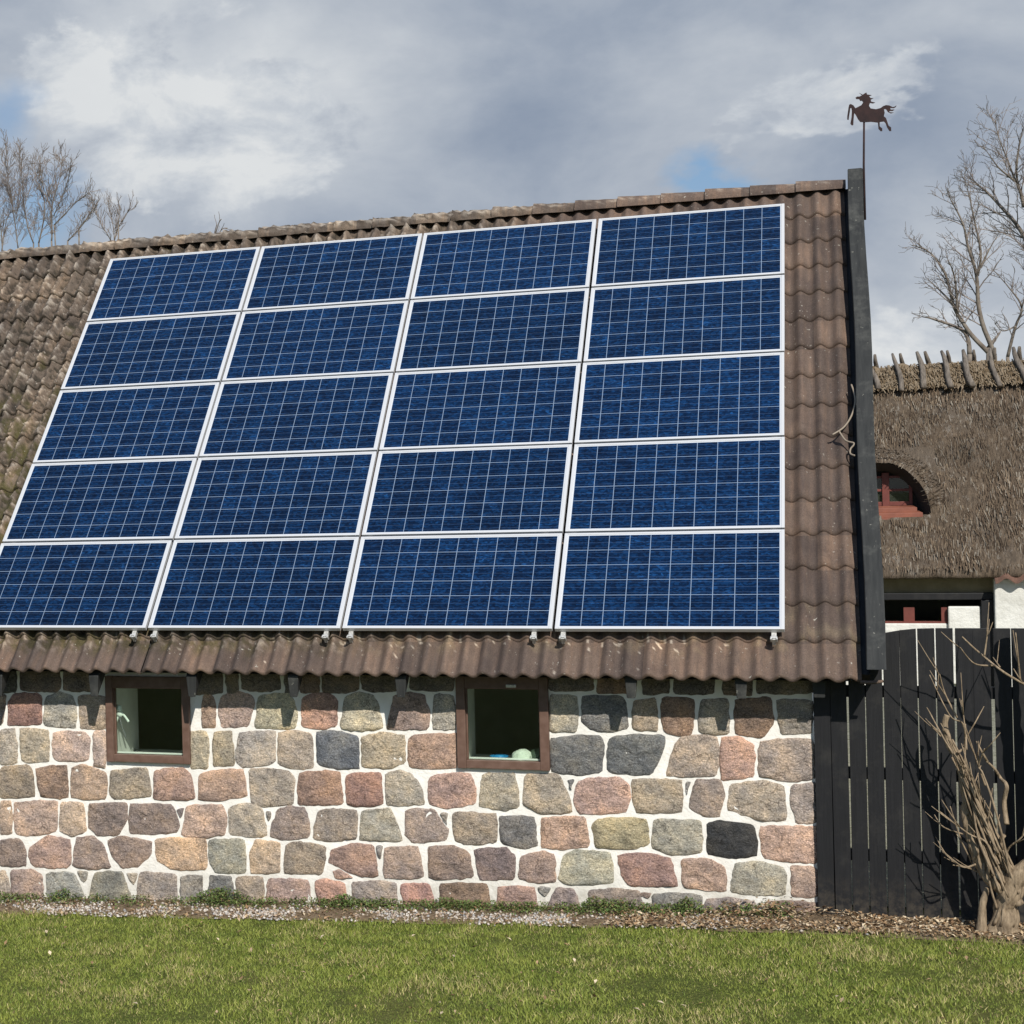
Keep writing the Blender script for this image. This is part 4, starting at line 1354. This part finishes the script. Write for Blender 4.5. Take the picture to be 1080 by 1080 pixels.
for q in range(22):
    f0, f1 = rs.uniform(0, 0.35), rs.uniform(0.6, 1.1)
    A_, B_ = Vector((1.375, -0.16, 0.30)), Vector((1.06, -0.16, 1.32))
    off = Vector((rs.uniform(-0.03, 0.11), rs.uniform(-0.07, 0.05), 0))
    pts = [A_.lerp(B_, f0 + (f1 - f0) * u) + off * (1.15 - u) + Vector((rs.uniform(-.02, .02), 0, 0)) for u in (0, .33, .66, 1)]
    S = smooth_line(pts, 6)
    bb.tube(S, [rs.uniform(0.006, 0.011) * (1 - 0.4 * i / len(S)) for i in range(len(S))], 6)
tb.build('trunk', MT['bark'], shrub, smooth=True)
bb.build('crown', MT['bark'], shrub, smooth=True)

# ------------------------------------------------------------------ thatched house
th = empty('thatched_house', (2.0, 13.2, 0.3))
tag(th, 'old thatched house with limewashed wall and an eyebrow dormer, standing behind the black fence', 'house')
EY, EZ, RY, RZ = 12.85, 1.90, 16.0, 4.95
SL = (RZ - EZ) / (RY - EY)
LT = math.hypot(RZ - EZ, RY - EY)
ty, tz = (RY - EY) / LT, (RZ - EZ) / LT


def TP(x, s, n):
    return (x, EY + s * ty - n * tz, EZ + s * tz + n * ty)


mb = MB()
XS = [-3.2 + 0.045 * i for i in range(int(9.6 / 0.045))]
SS = [0.045 * i for i in range(int(LT / 0.045) + 1)] + [LT]
P = []
for x in XS:
    row = [TP(x, 0.16, -0.20), TP(x, 0.03, -0.12)]
    for s in SS:
        h = 0.03 * fb(x * 2.2, s * 1.6, 0, 5) + 0.02 * noise.noise(Vector((x * 9, s * 4, 3)))
        ed = max(0.0, 1 - s / 0.2)
        row.append(TP(x, s + 0.02 * noise.noise(Vector((x * 7, 0, 2))) * ed, h - 0.06 * ed * ed))
    P.append(row)


def keep_roof(i, j):
    i = len(XS) - 2 - i
    x, y = XS[i], P0[i][j][1]
    return j < 3 or not (abs(x - 0.97) < 0.60 * math.sqrt(max(0, 1 - max(0, (y - 14.0) / 0.5) ** 2)) and 13.66 < y < 14.5)


P0 = P
mb.grid(P[::-1], keep=keep_roof)
# back slope and ends
yb = 2 * RY - EY
mb.add([(-3.2, yb, EZ), (6.4, yb, EZ), (6.4, RY, RZ), (-3.2, RY, RZ)], [(0, 1, 2, 3)])
for x in (-3.2, 6.35):
    mb.add([(x, EY, EZ), (x, yb, EZ), (x, RY, RZ)], [(0, 1, 2)])
# eyebrow over the dormer
XC, AX, BZ, ZB, YD = 0.97, 0.68, 0.86, 2.62, 13.70
P, Q = [], []
for i in range(49):
    a = math.pi * i / 48
    ca, sa = math.cos(a), math.sin(a) ** 0.9 if math.sin(a) > 0 else 0
    zf = ZB + BZ * sa
    tmax = max(0.0, (zf - EZ - SL * (YD - EY)) / (SL - 0.25)) + 0.12
    row = []
    for k in range(13):
        u = k / 12
        x = XC + AX * ca * (1 + 0.42 * u ** 0.8)
        y = YD + tmax * u
        z = zf + 0.25 * tmax * u - 0.06 * math.sin(a) * u * u
        d = 0.02 * fb(x * 3, y * 3, z * 3, 4)
        if k == 0:
            x, z = XC + (AX - 0.015) * ca, ZB + (BZ - 0.02) * sa
        row.append((x, y - (0.02 if k == 1 else 0), z + d))
    P.append(row)
    Q.append([(XC + (AX - 0.015 - 0.05 * k) * ca, YD + 0.01 + 0.14 * k, ZB + (BZ - 0.02 - 0.05 * k) * sa) for k in range(4)])
EB = P
mb.grid(P)
mb.grid(Q, 1)  # underside of the thatch coloured near-black in place of its shade
troof = mb.build('roof', [MT['thatch'], MT['dark']], th, smooth=True)
# straw ends lying on the slope
rng = np.random.default_rng(5)
n = 9000
x = rng.uniform(0.2, 4.2, n)
s = rng.uniform(0.0, LT - 0.55, n)
keep = ~((np.abs(x - XC) < 0.78) & (s > 0.95) & (s < 2.55))
x, s = x[keep], s[keep]
n = len(x)
ln = rng.uniform(0.06, 0.17, n)
wd = rng.uniform(0.003, 0.008, n)
li = rng.uniform(0.008, 0.028, n)
dx = rng.normal(0, 0.13, n) * ln
mb = MB()
pcol = [(0.20, 0.15, 0.10), (0.15, 0.108, 0.072), (0.075, 0.052, 0.035), (0.24, 0.205, 0.16), (0.11, 0.08, 0.055), (0.09, 0.064, 0.043)]
for i in range(n):
    b_ = TP(x[i], s[i] + ln[i], 0.0 + 0.005)
    a_ = TP(x[i] + dx[i], s[i], li[i])
    c_ = pcol[int(rng.integers(0, 6))]
    f_ = 0.50 + 0.72 * (0.5 + 0.9 * noise.noise(Vector((x[i] * 1.5, s[i] * 1.5, 4))))
    c_ = tuple(v * f_ for v in c_)
    mb.add([(b_[0] - wd[i], b_[1], b_[2]), (b_[0] + wd[i], b_[1], b_[2]), (a_[0] + wd[i] * .6, a_[1], a_[2]), (a_[0] - wd[i] * .6, a_[1], a_[2])], [(0, 1, 2, 3)], 0, c_)
for i in range(900):                      # and on the eyebrow
    ia, ik = int(rng.integers(3, 45)), int(rng.integers(1, 12))
    p_ = Vector(EB[ia][ik]).lerp(Vector(EB[ia + 1][ik]), rng.random())
    d_ = (Vector(EB[ia][ik - 1]) - Vector(EB[ia][ik])).normalized() * rng.uniform(0.05, 0.14)
    u_ = Vector((0, -0.3, 1)).normalized() * rng.uniform(0.006, 0.025)
    e_ = p_ + d_ + u_
    c_ = pcol[int(rng.integers(0, 5))]
    mb.add([(p_.x - .007, p_.y, p_.z + .005), (p_.x + .007, p_.y, p_.z + .005), (e_.x + .004, e_.y, e_.z), (e_.x - .004, e_.y, e_.z)], [(0, 1, 2, 3)], 0, c_)
mb.build('loose_straw', MT['straw'], troof)
# straw roll along the ridge
mb = MB()
P, C = [], []
for i, x in enumerate(XS):
    row, rc = [], []
    for k in range(15):
        u = k / 14
        s = LT - 0.52 + 0.52 * min(1, u * 2) if u <= 0.5 else None
        e = 0.035 * noise.noise(Vector((x * 6, 1, 0))) * (1 - min(1, u * 3))
        hh = 0.07 + 0.035 * fb(x * 5, u * 4, 2, 4)
        if u <= 0.5:
            q = TP(x, s + e, hh * (1 if k else 0.0))
        else:
            v = (u - 0.5) * 2
            q0 = TP(x, LT - 0.52 * v, hh)
            q = (q0[0], 2 * RY - q0[1], q0[2])
        if abs(u - 0.5) < 0.08:
            q = (q[0], q[1], q[2] - 0.03 + 0.05 * noise.noise(Vector((x * 4, 8, 1))))
        row.append(q)
        g = 0.5 + 0.5 * noise.noise(Vector((x * 20, u * 5, 6)))
        rc.append(tuple(Vector((0.10, 0.075, 0.048)).lerp(Vector((0.225, 0.172, 0.117)), g)))
    P.append(row)
    C.append(rc)
mb.grid(P[::-1], 0, C[::-1])
n = 2600
for i in range(n):
    x = rng.uniform(0.3, 4.0)
    s = LT - rng.uniform(0.02, 0.56)
    L = rng.uniform(0.06, 0.16)
    a_ = TP(x + rng.normal(0, 0.03), s - L, 0.085 + rng.uniform(0, 0.04))
    b_ = TP(x, s, 0.085)
    c_ = (0.21, 0.163, 0.11) if rng.random() < 0.6 else (0.12, 0.085, 0.05)
    mb.add([(b_[0] - .01, b_[1], b_[2]), (b_[0] + .01, b_[1], b_[2]), (a_[0] + .006, a_[1], a_[2]), (a_[0] - .006, a_[1], a_[2])], [(0, 1, 2, 3)], 0, c_)
mb.build('ridge_straw', MT['straw'], troof)
# crossed riding sticks on the ridge
rs = random.Random(4)
k = 0
sx = -2.6
while sx < 5.8:
    for side in (0, 1):
        x0 = sx + rs.uniform(-.03, .03) + (0.10 if side else 0)
        lean = rs.uniform(0.06, 0.14)
        Lf = rs.uniform(0.60, 0.70)
        pts = []
        for q in range(7):
            u = q / 6
            s = LT + 0.15 - (Lf + 0.15) * u
            p = list(TP(x0 + lean * u + 0.02 * math.sin(u * 5 + k), s, 0.15 - 0.02 * u + 0.012 * rs.uniform(-1, 1)))
            if side:
                p[1] = 2 * RY - p[1]
            pts.append(p)
        mb = MB()
        w0 = rs.uniform(0.032, 0.042)
        mb.tube(pts, [w0 * v for v in (0.55, 0.85, 1.0, 1.05, 1.1, 1.15, 1.1)], 7)
        mb.build('ridge_stick', MT['grey_wood'], troof, smooth=True)
    sx += 0.345 + rs.uniform(-.03, .03)
    k += 1
# dormer window
mb = MB()
DY = 14.03
mb.box(0.70, 0.745, DY, DY + 0.05, 2.84, 3.30)
mb.box(1.365, 1.41, DY, DY + 0.05, 2.84, 3.22)
mb.box(1.01, 1.105, DY - 0.02, DY + 0.05, 2.80, 3.32)
for (xa, xb) in ((0.745, 1.01), (1.105, 1.365)):
    mb.box(xa, xb, DY + 0.003, DY + 0.05, 2.84, 2.90)
    mb.box(xa, xb, DY + 0.006, DY + 0.05, 3.05, 3.085)
    mb.box(xa, xb, DY + 0.003, DY + 0.05, 3.24, 3.275)
dw_ = mb.build('dormer_window', MT['red'], th, bevel=0.004)
mb = MB()
mb.box(0.745, 1.365, DY + 0.03, DY + 0.034, 2.9, 3.24)
mb.build('pane', MT['glass'], dw_)
mb = MB()
pts = [(XC + (AX - 0.12) * math.cos(math.pi * i / 24), DY + 0.055, ZB + (BZ - 0.12) * math.sin(math.pi * i / 24)) for i in range(25)]
mb.add(pts, [tuple(range(25))])
mb.build('back_board', MT['dark'], dw_)
mb = MB()
for k in range(3):
    y0, z0 = YD - 0.05 + 0.1 * k, 2.60 + 0.075 * k
    xr0, xl0 = 1.60 - 0.07 * k, 0.36 + 0.07 * k
    vs = [(xl0, y0, z0), (xr0, y0, z0), (xl0, y0 + 0.14, z0), (xr0, y0 + 0.14, z0),
          (xl0, y0, z0 + 0.062), (xr0, y0, z0 + 0.062), (xl0 + 0.05, y0 + 0.14, z0 + 0.09), (xr0 - 0.05, y0 + 0.14, z0 + 0.09)]
    mb.hexa(vs)
mb.build('sill_board', MT['redboard'], dw_, bevel=0.006)
# walls
mb = MB()
mb.box(2.36, 6.2, 12.97, 13.3, 0.0, 1.83)
mb.box(-3.0, 2.20, 13.2, 13.5, 0.0, 1.20)
mb.box(1.79, 2.20, 13.14, 13.2, 0.36, 1.44)
mb.box(-3.0, 6.2, 17.9, 18.2, 0.0, 1.9)
mb.box(-3.0, -2.7, 13.5, 17.9, 0.0, 1.9)
mb.box(5.9, 6.2, 13.3, 17.9, 0.0, 1.9)
mb.build('wall', MT['limewash'], th, bevel=0.02)
mb = MB()
mb.box(-3.0, 2.36, 13.2, 13.5, 1.63, 2.1)
mb.build('cornice', MT['cream'], th)
mb = MB()
mb.box(-3.0, 2.36, 13.13, 13.3, 1.53, 1.628)
mb.box(2.20, 2.355, 13.1, 13.5, 0.0, 1.53)
mb.build('beam', MT['black'], th, bevel=0.01)
mb = MB()
for xa, xb in ((1.23, 1.37), (1.71, 1.785), (0.55, 0.65), (-0.2, -0.1)):
    mb.box(xa, xb, 13.24, 13.30, 1.20, 1.42)
mb.box(-2.5, 1.79, 13.22, 13.32, 1.20, 1.225)
lw = mb.build('window', MT['red'], th)
mb = MB()
mb.box(-2.5, 1.79, 13.285, 13.289, 1.225, 1.53)
mb.build('pane', MT['glass'], lw)
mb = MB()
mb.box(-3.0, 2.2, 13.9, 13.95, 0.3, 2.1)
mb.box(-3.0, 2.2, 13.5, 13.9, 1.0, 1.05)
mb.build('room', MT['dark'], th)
# pantile edge over the right hand wall
mb = MB()
P, C = [], []
for i in range(160):
    x = 2.36 + i * 0.024
    hv = 0.035 * math.cos(2 * math.pi * x / 0.25)
    P.append([(x, 12.82, 1.80 + hv), (x, 12.82, 1.825 + hv), (x, 13.1, 1.99 + hv)])
    C.append([(0.12, 0.07, 0.052)] * 3)
mb.grid(P[::-1], 0, C[::-1])
mb.build('eave_tiles', MT['tile'], th, smooth=True)

# ------------------------------------------------------------------ bare trees
def sprout(out, P, r0, r1, lvl, rs, upw, dens, spread, u0=0.12):
    """side twigs along a limb, recursively"""
    n = len(P)
    L = sum((P[i + 1] - P[i]).length for i in range(n - 1))
    cnt = max(2, int(L * dens[lvl]))
    for c in range(cnt):
        u = u0 + (1 - u0) * (c + rs.random()) / cnt
        i = min(n - 2, int(u * (n - 1)))
        p = P[i].lerp(P[i + 1], u * (n - 1) - i)
        d = (P[i + 1] - P[i]).normalized()
        ax = Vector((rs.gauss(0, 1), rs.gauss(0, 1), rs.gauss(0, 1)))
        ax = (ax - d * ax.dot(d)).normalized()
        an = math.radians(rs.uniform(*spread))
        nd = (d * math.cos(an) + ax * math.sin(an) + Vector((0, 0, upw))).normalized()
        ll = L * rs.uniform(0.22, 0.42) * (1.1 - 0.82 * u)
        ll *= 0.72 if upw > 0.2 else 1.0
        ll = max(ll, 0.16)
        r = (r0 + (r1 - r0) * u) * 0.6
        r = max(min(r, 0.014 / (lvl + 1)), 0.0045)
        Q = [p]
        m = 4 if lvl < 2 else 3
        dd = nd
        for k in range(m):
            dd = (dd + Vector((rs.gauss(0, .16), rs.gauss(0, .16), rs.gauss(0, .12) + upw * 0.35))).normalized()
            Q.append(Q[-1] + dd * ll / m)
        re = max(0.004, r * 0.4)
        out.append((Q, [r + (re - r) * k / m for k in range(m + 1)], lvl))
        if lvl + 1 < len(dens):
            sprout(out, Q, r, re, lvl + 1, rs, upw, dens, spread)


def bare_tree(name, limbs, Y, r, seed, label, upw=0.12, dens=(4.5, 7.0, 8.0), spread=(28, 58), depth=0.7, root=None):
    rs = random.Random(seed)
    zmin = min(l[0][1] for l in limbs) / 1000
    base = [l[0] for l in limbs if l[0][1] / 1000 < zmin + 0.45]
    rx = root if root is not None else sum(b[0] for b in base) / len(base) / 1000
    o = empty(name, (rx, Y, gz(rx, Y)))
    tk, cr = MB(), MB()
    joints = {}
    for li, L in enumerate(limbs):
        k0 = (L[0][0], L[0][1])
        dy0 = 0.0
        near = min(joints.items(), key=lambda q: (q[0][0] - k0[0]) ** 2 + (q[0][1] - k0[1]) ** 2) if joints else None
        isbase = L[0][1] / 1000 < zmin + 0.45
        start = near[1] if near and not isbase else None
        slope = rs.uniform(-depth, depth)
        P = []
        for j, (a, b) in enumerate(L):
            y = Y + slope * j / (len(L) - 1)
            if start is not None:
                y = start.y + slope * j / (len(L) - 1)
            P.append(Vector((a / 1000, y, b / 1000)))
        S = smooth_line(P, 5)
        S = [p + Vector((noise.noise(p * 1.7 + Vector((seed, 0, 0))), noise.noise(p * 1.7 + Vector((0, seed, 0))), 0)) * 0.04 for p in S]
        for p in S:
            joints[(p.x * 1000, p.z * 1000)] = p
        rl = r * (1.0 if isbase else 0.55) * rs.uniform(0.8, 1.1)
        n = len(S)
        rads = [max(0.007, rl * (1 - 0.86 * i / (n - 1))) for i in range(n)]
        tk.tube(S, rads, 7)
        if isbase:
            g = Vector((rx + (S[0].x - rx) * 0.25, Y, gz(rx, Y) - 0.1))
            mid = g.lerp(S[0], 0.5) + Vector((0.1 * rs.uniform(-1, 1), 0, 0))
            T = smooth_line([g, mid, S[0]], 5)
            tk.tube(T, [rl * (1.25 - 0.25 * i / (len(T) - 1)) for i in range(len(T))], 8)
        out = []
        sprout(out, S, rl * 0.6, 0.01, 0, rs, upw, dens, spread, 0.0 if upw > 0.2 else 0.12)
        for Q, rr, lv in out:
            cr.tube(Q, rr, 4 if lv < 1 else 3, cap=False)
    tk.build('trunk', MT['treebark'], o, smooth=True)
    cr.build('crown', MT['twig'], o)
    tag(o, label, 'tree', 'leafless trees behind the roofs')
    return o


bare_tree('bare_tree', LIMBS_A, 28.0, 0.05, 1, 'leafless forked tree behind the thatched ridge, left of the taller tree', dens=(6.5, 8.0, 9.0))
bare_tree('bare_tree', LIMBS_B, 30.0, 0.062, 2, 'tallest leafless tree at the right edge, its crown high above the thatched roof', dens=(6.5, 8.0, 9.0), root=4.9)
bare_tree('bare_tree', LIMBS_C, 24.0, 0.034, 3, 'low thin leafless tree at the right edge under the tallest tree', dens=(6.5, 8.0, 9.0))
bare_tree('bare_tree', LIMBS_D, 22.0, 0.017, 4, 'leafless tree with upright stems at the far left edge behind the barn ridge', upw=0.22, dens=(14.0, 11.0, 8.0), spread=(20, 60), depth=0.4)
bare_tree('bare_tree', LIMBS_E, 20.0, 0.017, 5, 'fan shaped leafless tree behind the barn ridge, right of the upright one', upw=0.22, dens=(14.0, 11.0, 8.0), spread=(20, 60), depth=0.4)
bare_tree('bare_tree', LIMBS_F, 21.0, 0.014, 6, 'small leafless tree tips over the barn ridge, right of the fan shaped tree', upw=0.22, dens=(14.0, 11.0, 7.0), spread=(18, 45), depth=0.3)
bare_tree('bare_tree', [[(-8420, 7050), (-8370, 7300), (-8330, 7420)], [(-8400, 7100), (-8270, 7330), (-8170, 7350)], [(-8385, 7200), (-8300, 7420), (-8240, 7480)]], 12.0, 0.014, 7,
          'single thin leafless sapling tip poking over the ridge above the leftmost panels', dens=(3.0,), depth=0.1)

# ------------------------------------------------------------------ grass, gravel, weeds, leaves
rng = np.random.default_rng(11)


def nz(x, y, sc, seed):
    return np.array([noise.noise(Vector((a * sc, b * sc, seed))) for a, b in zip(x, y)])


def gzv(x, y):
    z = 0.043 * np.clip(x, -9, 0) + 0.018 * np.clip(x, 0, 1) + 0.02 * np.clip(-0.4 - y, 0, 12)
    return z


n = 520000
x = rng.uniform(-9.5, 6.5, n)
y = -0.27 - 5.2 * rng.random(n)
lim = -0.30 + 0.035 * np.clip(x + 0.6, 0, 1.5) + 0.11 * nz(x, x * 0, 1.3, 21.0) + 0.07 * nz(x, x * 0, 7.0, 22.0) + rng.normal(0, 0.018, n)
bare = nz(x, y, 2.4, 31.0) + 0.5 * nz(x, y, 7.0, 32.0)
kp = (y < lim) & (rng.random(n) < np.clip(1.25 - 1.3 * np.clip(bare - 0.15, 0, 1), 0.15, 1))
x, y = x[kp], y[kp]
n = len(x)
pat = nz(x, y, 1.6, 3.0)
pat2 = nz(x, y, 5.0, 8.0)
h = rng.uniform(0.015, 0.034, n) * (1 + 0.45 * pat + 0.45 * pat2) * np.where(rng.random(n) < 0.03, 1.7, 1.0)
h *= np.where(y > -0.5, 1.15, 1.0)
an = rng.uniform(0, 2 * np.pi, n)
lean = rng.normal(0, 0.55, (n, 2))
wd = rng.uniform(0.0022, 0.0042, n)
z = gzv(x, y) - 0.004
bx, by = np.cos(an) * wd, np.sin(an) * wd
V = np.zeros((n, 3, 3), np.float32)
V[:, 0] = np.stack([x - bx, y - by, z], -1)
V[:, 1] = np.stack([x + bx, y + by, z], -1)
V[:, 2] = np.stack([x + lean[:, 0] * h, y + lean[:, 1] * h, z + h], -1)
F = np.arange(n * 3).reshape(n, 3)
g1, g2, st = np.array([0.095, 0.145, 0.018]), np.array([0.300, 0.325, 0.068]), np.array([0.50, 0.42, 0.19])
k = np.clip(0.5 + 0.45 * pat2 + rng.normal(0, 0.25, n), 0, 1)[:, None]
C = g1 * (1 - k) + g2 * k
ds = np.clip(0.13 + 0.42 * pat + 0.25 * nz(x, y, 3.3, 5.0) + 0.10 * np.clip(x, -1, 3) / 3, 0.04, 0.6)
isd = (rng.random(n) < ds)[:, None]
C = np.where(isd, st * rng.uniform(0.5, 1.15, (n, 1)), C)
C = np.repeat(C, 3, axis=0)
tag(raw_mesh('grass', V.reshape(-1, 3), F, C, MT['grass']), kind='stuff')

# gravel: jittered octahedra
n = 9000
x = rng.uniform(-8.8, 1.0, n)
y = rng.uniform(-0.40, 0.2, n) 
y = np.where(rng.random(n) < 0.5, rng.normal(-0.16, 0.09, n), y)
y = np.clip(y, -0.42, 0.2)
dn = nz(x, y, 2.2, 1.0)
keep = (rng.random(n) < 0.55 + 1.2 * dn) & ((x < -0.45) | (rng.random(n) < 0.18))
x, y = x[keep], y[keep]
n = len(x)
r = rng.uniform(0.006, 0.017, n)
octv = np.array([(1, 0, 0), (0, 1, 0), (-1, 0, 0), (0, -1, 0), (0, 0, 0.8), (0, 0, -0.8)], float)
octf = np.array([(0, 1, 4), (1, 2, 4), (2, 3, 4), (3, 0, 4), (1, 0, 5), (2, 1, 5), (3, 2, 5), (0, 3, 5)])
an = rng.uniform(0, 6.28, n)
ca, sa = np.cos(an), np.sin(an)
V = octv[None] * (r[:, None, None] * rng.uniform(0.65, 1.35, (n, 6, 1)))
V = np.stack([V[..., 0] * ca[:, None] - V[..., 1] * sa[:, None], V[..., 0] * sa[:, None] + V[..., 1] * ca[:, None], V[..., 2]], -1)
V += np.stack([x, y, gzv(x, y) + 0.016 + r * 0.35], -1)[:, None]
F = (octf[None] + (np.arange(n) * 6)[:, None, None]).reshape(-1, 3)
gc = np.array([(0.48, 0.42, 0.35), (0.36, 0.29, 0.23), (0.62, 0.57, 0.50), (0.42, 0.31, 0.22), (0.36, 0.35, 0.34), (0.52, 0.45, 0.38)])
C = np.repeat(gc[rng.integers(0, 6, n)] * rng.uniform(0.7, 1.1, (n, 1)), 6, axis=0)
tag(raw_mesh('gravel', V.reshape(-1, 3), F, C, MT['gravel']), kind='stuff')

# weeds along the foot of the wall (small folded leaves)
def leaves(name, x, y, zoff, size, cols, mat, flat, rngl):
    n = len(x)
    an = rngl.uniform(0, 6.28, n)
    tilt = rngl.normal(0, flat, n)
    fold = rngl.uniform(0.05, 0.35, n)
    L, W = size, size * rngl.uniform(0.4, 0.7, n)
    loc = np.zeros((n, 6, 3))
    shp = [(-0.5, 0, 0), (0, -0.5, 1), (0, 0, 0), (0, 0.5, 1), (0.5, 0, 0)]
    for i, (a, b, c) in enumerate(shp):
        loc[:, i, 0] = a * L
        loc[:, i, 1] = b * W
        loc[:, i, 2] = c * fold * W
    loc = loc[:, :5]
    loc2 = loc.copy()
    loc2[..., 0] = loc[..., 0] * np.cos(tilt)[:, None] - loc[..., 2] * np.sin(tilt)[:, None]
    loc2[..., 2] = loc[..., 0] * np.sin(tilt)[:, None] + loc[..., 2] * np.cos(tilt)[:, None]
    ca, sa = np.cos(an)[:, None], np.sin(an)[:, None]
    V = np.stack([loc2[..., 0] * ca - loc2[..., 1] * sa, loc2[..., 0] * sa + loc2[..., 1] * ca, loc2[..., 2]], -1)
    V += np.stack([x, y, gzv(x, y) + zoff], -1)[:, None]
    tri = np.array([(0, 1, 2), (1, 4, 2), (0, 2, 3), (3, 2, 4)])
    F = (tri[None] + (np.arange(n) * 5)[:, None, None]).reshape(-1, 3)
    C = np.repeat(cols, 5, axis=0)
    return raw_mesh(name, V.reshape(-1, 3), F, C, mat)


n = 40000
x = rng.uniform(-8.8, 0.1, n)
y = 0.2 - np.abs(rng.normal(0, 0.11, n))
dn = nz(x, y * 0, 1.9, 6.0) + 0.6 * nz(x, y, 6.0, 2.0)
right = np.where(x > -3.6, 0.12, -0.12) + np.where(x > -0.7, -0.4, 0)
keep = rng.random(n) < np.clip(0.52 + 1.1 * dn + right, 0, 1)
x, y, dn = x[keep], y[keep], dn[keep]
n = len(x)
top = np.clip(0.06 + 0.11 * np.clip(dn, 0, 1) - 0.22 * np.clip(0.12 - y, 0, 1), 0.02, 0.14)
z = rng.uniform(0.012, 1, n) * top + 0.012
pal_ = np.array([(0.075, 0.12, 0.03), (0.12, 0.175, 0.045), (0.18, 0.22, 0.07), (0.16, 0.11, 0.05)])
cols = pal_[rng.choice(4, n, p=[.3, .35, .2, .15])] * rng.uniform(0.7, 1.2, (n, 1))
tag(leaves('weeds', x, y, z, rng.uniform(0.012, 0.03, n), cols, MT['leaf'], 0.6, rng), kind='stuff')

# fallen leaves and dead stalks
n1, n2, n3 = 6500, 1800, 420
x = np.concatenate([rng.uniform(-1.3, 2.2, n1), rng.uniform(-8.5, -0.4, n2), rng.uniform(-6.8, 3.2, n3)])
y = np.concatenate([rng.uniform(-0.38, 0.19, n1), rng.uniform(-0.4, 0.19, n2), rng.uniform(-4.4, -0.4, n3)])
y = np.where((x > 0.15) & (y > 0.17), 0.1, y)
dn = nz(x, y, 3.0, 12.0)
keep = (rng.random(len(x)) < 0.6 + 0.8 * dn) | (np.arange(len(x)) >= n1 + n2)
hump = np.exp(-((x + 0.15) / 0.45) ** 2) * np.clip((y + 0.1) / 0.3, 0, 1) * 0.12
x, y, hump = x[keep], y[keep], hump[keep]
n = len(x)
pal_ = np.array([(0.30, 0.19, 0.10), (0.42, 0.31, 0.19), (0.18, 0.11, 0.06), (0.58, 0.47, 0.32), (0.35, 0.23, 0.13)])
cols = pal_[rng.integers(0, 5, n)] * rng.uniform(0.65, 1.15, (n, 1))
z = 0.022 + rng.uniform(0, 1, n) * (0.012 + hump) + np.where(y < -0.42, 0.018, 0)
tag(leaves('fallen_leaves', x, y, z, rng.uniform(0.018, 0.05, n), cols, MT['litter'], 0.45, rng), kind='stuff')
